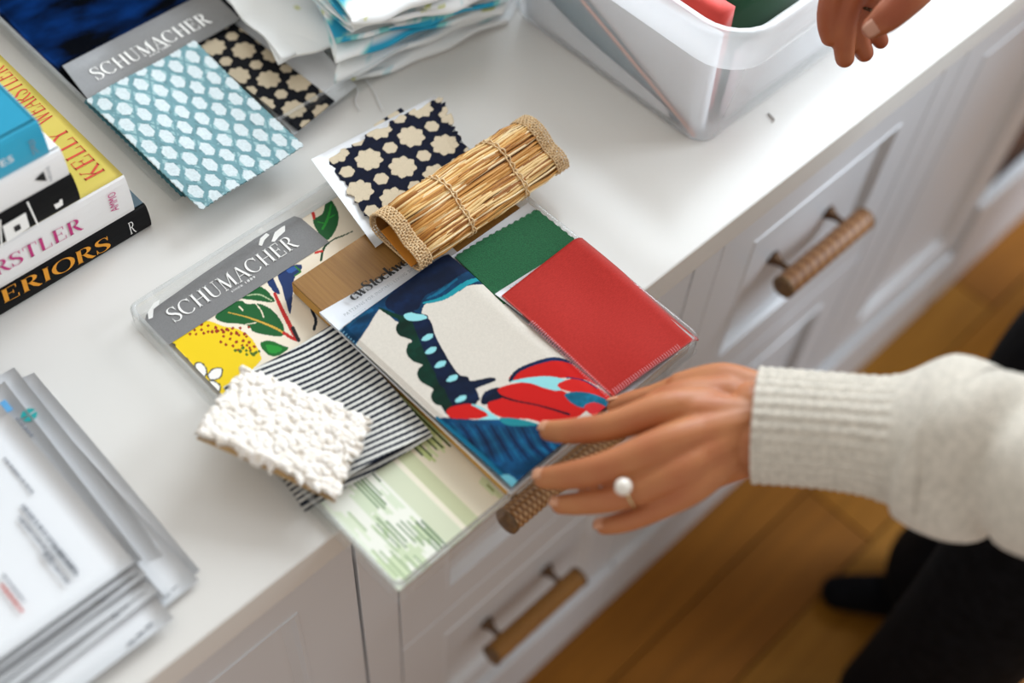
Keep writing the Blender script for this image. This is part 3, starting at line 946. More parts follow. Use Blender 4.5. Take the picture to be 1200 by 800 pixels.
# lower fold, then upper fold
sheet('lower_fold', [P(262, 460, ZT - .005), P(392, 386, ZT - .004), P(507, 511, ZT - .005), P(357, 599, ZT - .004)], 90, 330, M['print'], t, .0011,
      lambda s, t, x, y: .001 * np.sin(s * 8), stripe_paint)
sheet('upper_fold', [P(262, 455, ZT + .003), P(391, 379, ZT), P(505, 505, ZT - .001), P(352, 592, ZT)], 110, 330, M['print'], t, .0011,
      lambda s, t, x, y: .0022 * np.sin(s * 6.0 + 1) * (1 - t) + .0012 * np.sin(t * 7 + s * 4) + .0035 * np.clip((t - .8) / .2, 0, 1) * np.sin(s * 3.1),
      stripe_paint)

# cream boucle
M['boucle'] = mat('cream_boucle', '#ece3d6', 0.95, spec=0.1, noise=(260, '#f7f3ee'), bump=(700, .35, .0012), sheen=0.3)
M['backing_tan'] = mat('tan_backing', '#c9a878', 0.8)
nb = 210
bc = rng.random((nb * 3, 2))
br = rng.uniform(.030, .055, nb * 3)


def boucle_z(s, t, x, y):
    h = np.zeros_like(s)
    for (a, c), r in zip(bc, br):
        d2 = ((s - a) * 1.5) ** 2 + (t - c) ** 2
        k = d2 < r * r
        h[k] = np.maximum(h[k], np.sqrt(1 - d2[k] / (r * r)) * (0.6 + 6 * r))
    rim = np.minimum(np.minimum(s, 1 - s) * 1.4, np.minimum(t, 1 - t)); rim = np.clip(rim / .06, 0, 1) ** .5
    return h * .0032 + .003 * np.sin(s * 3 + .5) * rim + .0015 * rim


def ragged(s, t, p):
    e = (s <= 0) | (s >= 1) | (t <= 0) | (t >= 1)
    nn = vnoise(s * 7 + 3, t * 7 + 1, 3.5, 9) - .5
    ctr = p.mean(0); d = ctr[:2] - p[:, :2]; d /= (np.linalg.norm(d, axis=1)[:, None] + 1e-9)
    w_ = np.clip(1 - np.minimum(np.minimum(s, 1 - s), np.minimum(t, 1 - t)) / .08, 0, 1)
    p[:, :2] += d * (nn * w_ * .009)[:, None]
    return p


t = thing('boucle_swatch', 'thick nubbly cream bouclé swatch hanging over the left wall of the tray', 'fabric sample', (0.27, 0.43, 0.92))
q = [P(286, 430, .942), P(436, 490, .930), P(392, 583, .932), P(226, 508, .950)]
sheet('boucle_face', q, 170, 120, M['boucle'], t, .003, boucle_z, None, ragged)
sheet('backing', [x + np.array([0, 0, -.0034]) for x in [P(290, 434, .942), P(430, 490, .930), P(392, 585, .932), P(230, 512, .950)]], 24, 24, M['backing_tan'], t, .0012,
      lambda s, t, x, y: .003 * np.sin(s * 3 + .5))

# navy star swatches on a white sheet behind the roll
def star_paint(x, y, s, t, ox=0, oy=0, bg='#060c22', fg='#cabba2', A=(.0174, -.0266), B=(-.0298, -.0222)):
    c = np.tile(lin(bg), (x.size, 1))
    c *= (0.8 + .5 * vnoise(x, y, 500, 4))[:, None]
    Q = np.linalg.inv(np.array([A, B]).T); LEN = math.hypot(*A)
    X = Q[0, 0] * (x - ox) + Q[0, 1] * (y - oy); Y = Q[1, 0] * (x - ox) + Q[1, 1] * (y - oy)
    fgc = lin(fg)
    # stars on the lattice points, small hexagons at the cell centres
    for (dx, dy, kind) in ((0, 0, 0), (.5, .5, 1)):
        u = X - dx; v = Y - dy; u = u - np.round(u); v = v - np.round(v)
        wx = (u * A[0] + v * B[0]) / LEN; wy = (u * A[1] + v * B[1]) / LEN; r = np.hypot(wx, wy); a = np.arctan2(wy, wx)
        if kind == 0:
            tri = np.abs(((a / (2 * math.pi) * 8) % 1) * 2 - 1)
            R_ = .335 + .080 * tri
            k = r < R_
            seam = k & (np.abs(((a / (2 * math.pi) * 8) % 1) - .5) < .012 / np.maximum(r, .05)) & (r > .26)
            c[k] = fgc * (0.95 + .1 * vnoise(x[k], y[k], 1500, 8))[:, None]
            c[seam] = fgc * .78
        else:
            k = (r * (1 + .06 * np.cos(6 * a))) < .205
            c[k] = fgc * .98
    return c


ZN = 0.929
o = sheet('white_sheet', [P(365, 190, ZN), P(510, 112, ZN + .002), P(562, 200, ZN - .001), P(440, 290, ZN - .004)], 12, 12, M['white_paper'], None, .0004,
          lambda s, t, x, y: .004 * (1 - s) * (1 - t))
tag(o, 'white paper sheet under the navy star swatch behind the straw roll', 'paper')
o = sheet('star_swatch', [P(438, 146, ZN - .002), P(470, 126, ZN - .002), P(492, 150, ZN - .003), P(452, 172, ZN - .003)], 60, 50, M['print'], None, .0008, None,
          lambda x, y, s, t: star_paint(x, y, s, t, P(438, 146, ZN)[0], P(438, 146, ZN)[1]))
tag(o, 'corner of a second navy star swatch peeking out behind the first', 'fabric sample')
sc = P(482, 227, ZN)
o = sheet('star_swatch', [P(383, 187, ZN + .003), P(516, 114, ZN + .005), P(546, 182, ZN + .003), P(437, 263, ZN + .001)], 190, 130, M['print'], None, .0012,
          lambda s, t, x, y: .003 * np.sin(s * 3.1) * (1 - t) + .002 * np.clip((s - .9) / .1, 0, 1), 
          lambda x, y, s, t: star_paint(x, y, s, t, P(482, 165, ZN)[0], P(482, 165, ZN)[1]), ragged)
tag(o, 'navy swatch with beige stars on a white sheet behind the straw roll', 'fabric sample')

# ------------------------------------------------------------------ straw roll
M['straw'] = mat('straw', attr=True, rough=0.5, spec=0.4)
M['twine'] = mat('jute_twine', '#e6cda6', 0.85, noise=(600, '#cfa876'))
M['leather'] = mat('orange_lining', '#d98a2b', 0.6)
t = thing('straw_roll', 'folded roll of natural straw matting bound with twine, at the back of the front tray', 'woven sample', (0.51, 0.515, 0.93))
PR = crom([(y_ * .80, z_ * .76) for y_, z_ in [(.000, .006), (.003, .015), (.012, .020), (.022, .021), (.029, .026), (.042, .035), (.057, .036), (.069, .029), (.075, .017), (.073, .004), (.060, .0006), (.035, .0004), (.010, .0010)]], True, 8)
seg = np.linalg.norm(np.roll(PR, -1, 0) - PR, axis=1); cum = np.concatenate([[0], np.cumsum(seg)]); TOT = cum[-1]
RX0, RX1, RY, RZ = 0.426, 0.604, 0.489, 0.9300


def prof(u, off=0.0, x=None):
    """point on the roll's section at arc share u, pushed outwards by off"""
    u = u % 1 * TOT
    i = int(np.searchsorted(cum, u, 'right') - 1) % len(PR)
    f = (u - cum[i]) / seg[i]
    p = PR[i] * (1 - f) + PR[(i + 1) % len(PR)] * f
    d = PR[(i + 1) % len(PR)] - PR[i]; d = d / np.linalg.norm(d)
    n = np.array([-d[1], d[0]])
    return p + n * off


test = prof(.45, .001) - prof(.45, 0); SG = 1 if test[1] > 0 else -1
b = MB()
sc_ = [lin(c) for c in ('#cf9850', '#e0b26b', '#bd833b', '#ebcb92', '#a96f2c', '#e3bd7c', '#c88f47', '#f4ddb0', '#945c22', '#e8c68a')]
for i in range(330):
    u0 = rng.random(); off = rng.uniform(0.0, .0026)
    xs = np.linspace(RX0 + .004 + rng.uniform(0, .006), RX1 - .004 - rng.uniform(0, .006), 9)
    if rng.random() < .35:
        h = rng.uniform(.25, .7); c = rng.uniform(RX0 + .05, RX1 - .05); xs = np.linspace(max(c - h * .09, RX0 + .004), min(c + h * .09, RX1 - .004), 7)
    drift = rng.normal(0, .012); ph = rng.uniform(0, 6)
    pts = []
    for x in xs:
        u = u0 + drift * (x - RX0) / .18 + .004 * math.sin(x * 60 + ph)
        # pulled in at the twine bands
        pin = min(abs(x - bx_) for bx_ in (RX0 + .006, RX0 + .060, RX0 + .125, RX1 - .006))
        o_ = (off + .0016 * math.sin(x * 45 + ph) ** 2) * min(1, .25 + pin / .02)
        yz = prof(u, SG * o_)
        pts.append((x, RY + yz[0], RZ + yz[1]))
    r = rng.uniform(.0006, .0015)
    b.tube(pts, [r * .6] + [r] * (len(pts) - 2) + [r * .5], 5, 0, sc_[rng.integers(len(sc_))])
so = b.build('straw', M['straw'], t, True, True); so['kind'] = 'stuff'
# solid mat under the loose straws
b = MB(); v = []; f = []; c = []
NU = 90; XS = np.linspace(RX0 + .003, RX1 - .003, 10)
for x in XS:
    for i in range(NU):
        yz = prof(i / NU, -SG * .0006); v.append((x, RY + yz[0], RZ + yz[1]))
for j in range(len(XS) - 1):
    for i in range(NU):
        i2 = (i + 1) % NU; f.append((j * NU + i, j * NU + i2, (j + 1) * NU + i2, (j + 1) * NU + i))
b.add(v, f, 0, lin('#8a5a26')); b.build('mat', M['straw'], t, True, True)
b = MB()
for bx_ in (RX0 + .060, RX0 + .125):
    b = MB()
    for dx in (-.0014, .0014):
        pts = []
        for i in range(121):
            u = i / 120; yz = prof(u, SG * (.0034 + .0007 * math.sin(u * 130)))
            pts.append((bx_ + dx + .0007 * math.sin(u * 130 + (0 if dx > 0 else math.pi)) + .004 * math.sin(u * 6), RY + yz[0], RZ + yz[1]))
        b.tube(pts, .00085, 5)
    b.build('binding_twine', M['twine'], t, True)
for s0, x0_ in ((1, RX0), (-1, RX1)):
    b = MB()
    for r_ in range(6):
        pts = []
        for i in range(161):
            u = i / 160; yz = prof(u, SG * (.0022 + .0008 * math.sin(u * 330 + r_ * math.pi)))
            pts.append((x0_ + s0 * (r_ * .0026 - .001), RY + yz[0], RZ + yz[1]))
        b.tube(pts, .0009, 4)
    for i in range(76):
        u = i / 76; pts = []
        for r_ in range(7):
            yz = prof(u, SG * (.0022 + .0009 * (1 if (r_ + i) % 2 else -1))); pts.append((x0_ + s0 * (r_ * .0024 - .0015), RY + yz[0], RZ + yz[1]))
        b.tube(pts, .0008, 4)
    b.build('woven_end', M['twine'], t, True)
b = MB(); b.add([(RX0 - .004, RY + .006, RZ + .003), (RX1 - .01, RY + .006, RZ + .003), (RX1 - .01, RY + .052, RZ + .004), (RX0 + .002, RY + .052, RZ + .004),
                 (RX0 - .004, RY + .006, RZ + .0015), (RX1 - .01, RY + .006, RZ + .0015), (RX1 - .01, RY + .052, RZ + .0025), (RX0 + .002, RY + .052, RZ + .0025)],
                [(0, 1, 2, 3), (7, 6, 5, 4), (0, 4, 5, 1), (1, 5, 6, 2), (2, 6, 7, 3), (3, 7, 4, 0)])
b.build('lining', M['leather'], t)

# ================================================================== back tray contents
ZB = 0.9275
M['velvet'] = mat('navy_velvet', '#010308', 0.9, spec=0.03, noise=(13, '#06306c', (1, 2.2, 1)), bump=(60, .3, .002))  # blue sheen of the brushed nap is put into the base colour
M['velvet'].node_tree.nodes['Color Ramp'].color_ramp.elements[0].position = .46
M['velvet'].node_tree.nodes['Color Ramp'].color_ramp.elements[1].position = .78
vx0, vx1, vy0, vy1 = 0.334, 0.540, 0.86, 1.045
o = sheet('velvet_swatch', [(vx0, vy1, .921), (vx1, vy1, .921), (vx1, vy0, .918), (vx0, vy0, .918)], 50, 50, M['velvet'], None, .012,
          lambda s, t, x, y: .004 * np.sin(s * 7 + t * 3) + .003 * np.sin(t * 9))
tag(o, 'dark navy velvet folded in the tray beside the books', 'fabric sample')
t = thing('trellis_sample_card', 'grey heading card with teal and white trellis cloth on the back tray', 'fabric sample', (0.42, 0.76, 0.92))
ZH = 0.9275
hq = [P(73, 77, ZH), P(246, -12, ZH), P(282, 22, ZH), P(106, 120, ZH)]
sheet('heading_band', hq, 4, 4, M['grey_card'], t, .0012)
text_serif('lettering', 'SCHUMACHER', P(115, 94.5, ZH + .0002), P(249, 26, ZH + .0002), P(106, 81, ZH + .0002), M['white_ink'], t)
text_plain('small_lettering', 'since 1889', P(176, 67, ZH + .0002), P(201, 54, ZH + .0002), P(174.3, 64.5, ZH + .0002), M['white_ink'], t, spacing=1.2)


def trellis_paint(x, y, s, t):
    c = np.tile(lin('#6d9299'), (x.size, 1)); c *= (0.70 + .5 * vnoise(s, t, 30, 6))[:, None]
    U = s * 6.2; V = t * 5.1
    ln = np.minimum(np.abs(((U + V) % 1) - .5), np.abs(((U - V) % 1) - .5))
    c[(vnoise(s, t, 26, 17) > .62)] = lin('#93b3b7')
    c[ln < .06] = lin('#6a9097')
    for (a, b_) in ((0, 0), (.5, .5)):
        u = U - a; v = V - b_; u = (u - np.round(u)); v = (v - np.round(v))
        h = np.maximum(np.abs(u) / .285, np.abs(u) / .285 * .5 + np.abs(v) / .285 * .95)
        k = h < .96 + .10 * (vnoise(x, y, 260, 3) - .5); c[k] = lin('#ccd7da') * (0.85 + .2 * vnoise(x[k], y[k], 900, 2))[:, None]
    return c


sheet('trellis_cloth', [P(100, 117, ZH + .002), P(228, 48, ZH + .003), P(357, 172, ZH + .003), P(236, 246, ZH + .003)], 190, 210, M['print'], t, .0012,
      lambda s, t, x, y: .0012 * np.sin(t * 6 + s * 2) + .0010 * np.sin(s * 7), trellis_paint, pinked(.0018, 24, 26))
sheet('under_cloth', [P(96, 118, ZH - .001), P(228, 54, ZH - .001), P(353, 166, ZH - .0005), P(214, 232, ZH - .0005)], 60, 60,
      mat('dark_teal_cloth', '#24545c', .9), t, .0012, None, None, pinked(.002, 18, 22))
o = sheet('star_swatch', [P(222, 50, ZH - .005), P(268, 22, ZH - .005), P(392, 118, ZH - .012), P(350, 152, ZH - .012)], 90, 150, M['print'], None, .0012, None,
          lambda x, y, s, t: star_paint(x, y, s, t, P(286, 60, ZH - .008)[0], P(286, 60, ZH - .008)[1], '#06080f', '#bdae95', (.0198, -.0217), (-.0254, -.0243)))
tag(o, 'black and beige star swatch in the back tray beside the trellis cloth', 'fabric sample')
o = sheet('white_sheet', [P(200, 10, ZH - .009), P(300, -20, ZH - .009), P(418, 100, ZH - .016), P(345, 158, ZH - .016)], 8, 8, M['white_paper'], None, .0006)
tag(o, 'white paper under the black and beige star swatch in the back tray', 'paper')


# ------------------------------------------------------------------ books
def book(name, label, x1, y0, z0, z1, depth, width, cover, spine_mi=0, x0=None, rot=0.0, mats=None, sq=0.004):
    """hard-bound book lying flat, its spine towards the counter's front"""
    x0 = x1 - width if x0 is None else x0
    t = thing(name, label, 'book', (x1, y0, z0))
    b = MB(); th = .0025
    b.box(x0, x1, y0, y0 + depth, z0 + .0002, z0 + th, .0006); b.box(x0, x1, y0, y0 + depth, z1 - th, z1, .0006)
    b.build('cover', cover, t)
    # rounded spine
    b = MB(); n = 8; v = []; f = []
    for x in (x0, x1):
        for i in range(n + 1):
            a = -math.pi / 2 + math.pi * i / n
            v.append((x, y0 - .0035 * math.cos(a), (z0 + z1) / 2 + (z1 - z0) / 2 * math.sin(a)))
        v.append((x, y0 + .002, z1)); v.append((x, y0 + .002, z0))
    k = n + 3
    for i in range(k): f.append((i, (i + 1) % k, k + (i + 1) % k, k + i))
    f.append(tuple(range(k))[::-1]); f.append(tuple(range(k, 2 * k)))
    b.add(v, f); b.build('spine', mats or cover, t)
    b = MB(); b.box(x0 + .002, x1 - sq, y0 + .003, y0 + depth - sq, z0 + th, z1 - th); b.build('pages', M['pages'], t)
    return t


M['pages'] = mat('page_block', '#e2dccf', .8, noise=(300, '#cfc8ba', (1, 1, 30)))
M['book_black'] = mat('black_cloth_cover', '#0a0a0c', .7, spec=.2)
M['book_white'] = mat('white_cover', '#e9e7e6', .35)
M['book_teal'] = mat('blue_cover', '#1f93b5', .4, noise=(9, '#2aa3c4'))
M['slate'] = mat('slate_cover', '#3b4d57', .5)
YB = 0.704
t = book('hardback_book', 'black-spined book with orange capitals, bottom of the stack', .296, YB, .9004, .9285, .25, .36, M['slate'], mats=M['book_black'])
t['label'] = 'black-spined book with orange capital letters, lowest of the book stack'
YS = YB - .0042
text_serif('lettering', 'ERIORS', PY(4, 356, YS), PY(131, 290, YS), PY(0, 341, YS), M['orange_ink'], t, T=.17, lift=(0, 0, 0), gap=.05)
text_serif('publisher_mark', 'R', PY(153, 275, YS), PY(160, 271, YS), PY(151, 261, YS), M['white_ink'], t, T=.10, t=.06, lift=(0, 0, 0))


def yellow_paint(x, y, s, t):
    c = np.tile(lin('#c9b45a'), (x.size, 1)); n = vnoise(x, y, 30, 12)[:, None]
    return c * (1 - n * .55) + lin('#a9a03a') * (n * .55)


t = book('photo_book', 'x', .285, YB, .9288, .9735, .27, .36, M['book_white'])

t['label'] = 'thick white-spined book with magenta capitals and yellow front cover, second from bottom'
z = .9738
sheet('yellow_cover_print', [(-.075, YB + .268, z), (.2848, YB + .268, z), (.2848, YB, z), (-.075, YB, z)], 60, 50, M['paperprint'], t, .0002, None, yellow_paint)
text_serif('lettering', 'ERSTLER', PY(-22, 334, YS), PY(98, 268, YS), PY(-26, 319, YS), M['magenta_ink'], t, T=.15, lift=(0, 0, 0), gap=.05)
text_plain('publisher_name', 'AMMO', PY(139.5, 245, YS), PY(135, 223.5, YS), PY(130, 248, YS), M['magenta_ink'], t, lift=(0, 0, 0))
ka, kb = P(124, 201, z), P(74, 149, z)
text_serif('cover_lettering', 'KELLY', ka, kb, P(102, 213, z), M['red_ink'], t, T=.13, t=.04, gap=.08)
kd = (kb - ka) / np.linalg.norm(kb - ka)
text_serif('cover_lettering', 'WEARSTLER', kb + kd * .014, kb + kd * .10, P(102, 213, z) + (kb - ka) + kd * .014, M['red_ink'], t, T=.13, t=.04, gap=.08)
t = book('picture_book', 'book with black spine showing small pictures, in the middle of the stack', .243, YB, .9742, 1.005, .24, .30, M['book_white'], mats=M['book_black'])
# white picture blocks on its spine
b = MB()


def spine_poly(mb, px, dy=0.0, mi=0):
    v = [PY(u, v_, YS - dy) for u, v_ in px]; mb.add(v, [tuple(range(len(v)))], mi)


spine_poly(b, [(3, 265), (30, 249), (35, 266), (8, 284)]); b.build('white_picture', M['white_ink'], t)
b = MB(); spine_poly(b, [(16, 266), (23, 262), (25, 268), (18, 272)], .0003); b.build('black_square', M['black_ink'], t)
b = MB(); spine_poly(b, [(63, 240), (69, 237), (70, 234), (73, 233), (74, 240), (66, 245)]); b.build('white_figure', M['white_ink'], t)
b = MB(); spine_poly(b, [(31, 237), (33, 236), (46, 264), (44, 265)]); b.build('white_line', M['white_ink'], t)
b = MB(); spine_poly(b, [(-1, 258), (1, 257), (3, 288), (1, 289)]); b.build('white_line', M['white_ink'], t)
t = book('white_book', 'white-spined book with a small black triangle, second from the top', .241, YB, 1.0052, 1.036, .23, .29, M['book_white'])
b = MB(); spine_poly(b, [(41, 211), (55, 212), (51, 201)]); b.build('black_triangle', M['black_ink'], t)
text_plain('publisher_name', 'ABRAMS', PY(62, 212, YS), PY(58, 194, YS), PY(58, 213, YS), M['grey_ink'], t, lift=(0, 0, 0))


def blue_cover_paint(x, y, s, t):
    c = np.tile(lin('#a9bccb'), (x.size, 1))
    n = vnoise(x, y, 60, 21)
    c[:] = lin('#c3ccd6')
    k = (n > .5); c[k] = lin('#8d9a9a'); k = (n > .68) & (y < YB + .10); c[k] = lin('#56633c')
    k = (vnoise(x, y, 200, 5) > .8); c[k] = lin('#eef0ee')
    k = y < YB + .055; c[k] = lin('#2394b6')
    k = (np.abs(y - (YB + .125)) < .003); c[k] = lin('#3563a6')
    return c


t = book('blue_book', 'blue-spined book with a photograph on its cover, top of the stack', .232, YB, 1.0362, 1.072, .21, .28, M['book_teal'])
sheet('cover_picture', [(-.046, YB + .209, 1.0723), (.2305, YB + .209, 1.0723), (.2305, YB + .002, 1.0723), (-.046, YB + .002, 1.0723)], 130, 100, M['paperprint'], t, .0002, None, blue_cover_paint)
text_serif('publisher_mark', 'R', PY(38, 182, YS), PY(46, 178, YS), PY(35, 165, YS), M['grey_ink'], t, T=.09, t=.05, lift=(0, 0, 0))
text_plain('lettering', 'ES', PY(2, 196, YS), PY(17, 188, YS), PY(1, 188, YS), M['white_ink'], t, lift=(0, 0, 0))

# ------------------------------------------------------------------ folded fabrics at the back
M['calico'] = mat('calico', '#e6e2da', .9, spec=.15, bump=(300, .3, .001, (1, 1, 1)), sheen=.2)


def watercolour(seed, thr=.60, c2='#2f9fc4', c3='#7fc9c9', base='#f1f3f3'):
    def f(x, y, s, t):
        c = np.tile(lin(base), (x.size, 1))
        n = .65 * vnoise(x + .02 * np.sin(y * 40), y * 1.6, 22, seed) + .35 * vnoise(x, y, 60, seed + 1)
        k = n > thr - .06; c[k] = lin('#cfe3e6')
        k = n > thr; c[k] = lin(c3)
        k = n > thr + .07; c[k] = lin(c2)
        k = (vnoise(x, y, 70, seed + 5) > .86) & (n < .5); c[k] = lin('#cdd08a')
        return c
    return f


def folded_cloth(name, label, quad, z0, layers, gapz, seed, thr=.6, rough_edge=True, fold_dir=0):
    """a cloth folded into several plies joined at a rounded fold along its front edge (c-d side)"""
    t = thing(name, label, 'fabric', (float(np.mean([q[0] for q in quad])), float(np.mean([q[1] for q in quad])), z0), 'folded fabric lengths at the back of the counter')
    a, b_, c, d = [np.array([q[0], q[1], 0.0]) for q in quad]
    r_ = np.random.default_rng(seed)
    pr = []     # profile across t: (share along t, height)
    NT = 26
    for L in range(layers):
        ts = np.linspace(0, 1, NT) if L % 2 == 0 else np.linspace(1, 0, NT)
        for k_, tt in enumerate(ts): pr.append((tt, z0 + L * gapz))
        if L < layers - 1:
            end = 1 if L % 2 == 0 else 0
            for an in (-60, -20, 20, 60):
                q_ = gapz / 2; A_ = math.radians(an)
                pr.append((end + (1 if end else -1) * .03 * math.cos(A_), z0 + L * gapz + q_ + q_ * math.sin(A_)))
    NS = 60
    ss = np.linspace(0, 1, NS)
    v = []; sv = []; tv = []
    for j, (tt, zz) in enumerate(pr):
        L = j // (NT + 4)
        for s in ss:
            jit = .05 * math.sin(L * 2.1 + s * 3 + seed)
            t2 = tt * (1 - .03 * math.sin(s * 4 + L + seed)) if rough_edge else tt
            p = a * (1 - s) * (1 - t2) + b_ * s * (1 - t2) + c * s * t2 + d * (1 - s) * t2
            edge = abs(s - .5) * 2
            sh = .004 * math.sin(L * 5.3 + seed + tt * 5) * edge
            wz = .0016 * math.sin(s * 9 + L * 2 + seed + tt * 4) + .0012 * math.sin(tt * 13 + s * 5 + L)
            # front/left drape down of the rim
            v.append((p[0] + sh, p[1] + .002 * math.sin(s * 17 + L), zz + wz)); sv.append(s); tv.append(tt + L * 1.7)
    v = np.array(v); n = len(pr)
    v[:, 2] = np.maximum(v[:, 2], z0 - .001)
    f = []
    for j in range(n - 1):
        for i in range(NS - 1):
            f.append((j * NS + i, j * NS + i + 1, (j + 1) * NS + i + 1, (j + 1) * NS + i))
    cols = watercolour(seed, thr + .05)(v[:, 0] + np.array(tv) * .11, v[:, 1], np.array(sv), np.array(tv))
    o = obj('cloth', v, f, M['print'], t, True, None, cols)
    md = o.modifiers.new('thickness', 'SOLIDIFY'); md.thickness = .0011; md.offset = 0
    return t


def W2(u, v, z): return P(u, v, z)[:2]


folded_cloth('folded_fabric', 'lowest folded white cloth with frayed end and pale teal strokes',
             [W2(455, -70, .91), W2(640, -60, .92), W2(592, 12, .92), W2(398, 96, .91)], .903, 4, .0075, 3, .66)
t = folded_cloth('folded_fabric', 'plain off-white cloth piece hanging left over the star swatch',
                 [W2(330, -60, .93), W2(268, 0, .93), W2(326, 76, .93), W2(450, 44, .93)], .934, 2, .003, 11, .99)
folded_cloth('folded_fabric', 'middle folded cloth with bright blue brush strokes along its fold',
             [W2(340, -80, .95), W2(600, -90, .95), W2(592, 2, .95), W2(392, 58, .95)], .940, 4, .006, 5, .58)
folded_cloth('folded_fabric', 'topmost folded white cloth with turquoise watercolour shapes',
             [W2(300, -80, .97), W2(600, -100, .97), W2(588, -14, .97), W2(412, 36, .97)], .965, 4, .008, 8, .60)
# frayed loose threads
M['thread'] = mat('white_thread', '#eeeeee', .8)
for (pp, lab) in (([(414, 98), (419, 106), (416, 118), (421, 130)], 'short loose white thread left on the counter below the folded cloth'),
                  ([(428, 92), (436, 104), (443, 118), (449, 130)], 'longer loose white thread running from the folded cloth to the star swatch')):
    b = MB(); q = crom([P(u, v_, .9012) for u, v_ in pp], False, 6); b.tube(q, .0006, 5)
    tag(b.build('loose_thread', M['thread'], None, True), lab, 'thread')
b = MB(); b.tube([P(900, 133, .901), P(907, 140, .9012)], .0007, 5); b.tube([P(907, 140, .9012), P(905, 143, .9012)], .0006, 5)
tag(b.build('staple', M['bronze']), 'tiny bent metal staple lying on the counter beside the plastic box', 'staple')

# ------------------------------------------------------------------ translucent plastic box with contents
t = thing('plastic_box', 'large translucent plastic storage box of fabrics at the back right', 'storage box', (0.94, 0.56, 0.9))


def rrect(x0, x1, y0, y1, r, n=6):
    out = []
    for cx, cy, a0 in ((x1 - r, y1 - r, 0), (x0 + r, y1 - r, 90), (x0 + r, y0 + r, 180), (x1 - r, y0 + r, 270)):
        for i in range(n + 1):
            a = math.radians(a0 + 90 * i / n); out.append((cx + r * math.cos(a), cy + r * math.sin(a)))
    return out


BX0, BX1, BY0, BY1 = 0.742, 1.14, 0.436, 0.705
def loft(rings, mi=0):
    v = []; f = []; n = len(rings[0][0])
    for r, z in rings: v += [(p[0], p[1], z) for p in r]
    for L in range(len(rings) - 1):
        for q in range(n):
            q2 = (q + 1) % n; f.append((L * n + q, L * n + q2, (L + 1) * n + q2, (L + 1) * n + q))
    return v, f


e = lambda d, r: rrect(BX0 - d, BX1 + d, BY0 - d, BY1 + d, r)
v, f = loft([(e(-.012, .018), .9012), (e(-.002, .020), .9030), (e(0, .022), .908), (e(.017, .034), 1.030), (e(.022, .038), 1.060)])
n = len(v) // 5
f.append(tuple(range(n))[::-1])
obj('body', v, f, M['milky'], t, True)
v, f = loft([(e(.034, .044), 1.032), (e(.036, .046), 1.036), (e(.038, .048), 1.066), (e(.034, .046), 1.070), (e(.026, .040), 1.070), (e(.020, .036), 1.062)])
obj('rim', v, f, M['milky_rim'], t, True)
# fabrics standing in the box
M['peach'] = mat('peach_cloth', '#e8a792', .9); M['coral'] = mat('coral_cloth', '#cf3b30', .85, sheen=.3); M['grn'] = mat('deep_green_cloth', '#0d4a2b', .9, sheen=.3)
M['slateblue'] = mat('slate_cloth', '#74909c', .9); M['pale'] = mat('pale_cloth', '#ebebef', .9, bump=(40, .3, .003))


def slab(name, label, x0, x1, y0, y1, z0, z1, m, wob=.003, tilt=0.0, seed=0, slope=0.0, top=0.0):
    b = MB(); nx = 14; v = []; f = []
    ys = np.linspace(y0, y1, nx); zs = np.linspace(z0, z1, 8)
    for side in (0, 1):
        for yy in ys:
            for zz in zs:
                fz = (zz - z0) / (z1 - z0)
                zz = zz + (1 - fz) * slope * (yy - y0) + fz * top * (yy - y0)
                x = (x0 if side == 0 else x1) + wob * math.sin(yy * 40 + seed + fz * 3) - tilt * fz
                v.append((x, yy, zz + .004 * math.sin(yy * 25 + seed) * fz))
    n8 = len(zs); off = nx * n8
    for i in range(nx - 1):
        for j in range(n8 - 1):
            a = i * n8 + j
            f.append((a, a + 1, a + n8 + 1, a + n8)); f.append((off + a, off + a + n8, off + a + n8 + 1, off + a + 1))
        f.append((i * n8 + n8 - 1, off + i * n8 + n8 - 1, off + (i + 1) * n8 + n8 - 1, (i + 1) * n8 + n8 - 1))
        f.append((i * n8, (i + 1) * n8, off + (i + 1) * n8, off + i * n8))
    for j in range(n8 - 1):
        f.append((j, off + j, off + j + 1, j + 1))
        a = (nx - 1) * n8 + j; f.append((a, a + 1, off + a + 1, off + a))
    b.add(v, f)
    return tag(b.build(name, m, None, True), label, 'fabric')


slab('folded_fabric', 'slate blue folded cloth pressed against the left wall of the plastic box', .7515, .7530, .455, .69, .904, .907, M['slateblue'], .0003, .001, 1, 0, .42)
slab('folded_fabric', 'crumpled white cloth low in the plastic box, seen through its left wall', .7485, .7500, .485, .685, .904, .910, M['pale'], .0003, .001, 2, 0, .20)
slab('folded_fabric', 'wide pale folded cloth with peach hem filling the left of the plastic box', .7500, .763, .450, .69, .906, 1.030, M['pale'], .0006, .010, 4, .42)
b = MB(); b.tube([(.7485 - .0006 * i, .451 + .024 * i, .9055 + .42 * .024 * i) for i in range(10)], .0016, 6)
b.build('peach_hem', M['peach'], bpy.data.objects['folded_fabric.006'] if 'folded_fabric.006' in bpy.data.objects else None, True)
slab('folded_fabric', 'coral red folded cloth showing at the top of the plastic box', .768, .790, .462, .69, .908, 1.042, M['coral'], .001, .01, 5)
slab('folded_fabric', 'deep green folded cloth showing at the top of the plastic box', .794, .97, .466, .69, .908, 1.040, M['grn'], .001, .01, 6)
slab('folded_fabric', 'long pale folded cloth along the front wall of the plastic box', .790, 1.11, .446, .455, .906, .990, M['pale'], .0005, .001, 7)

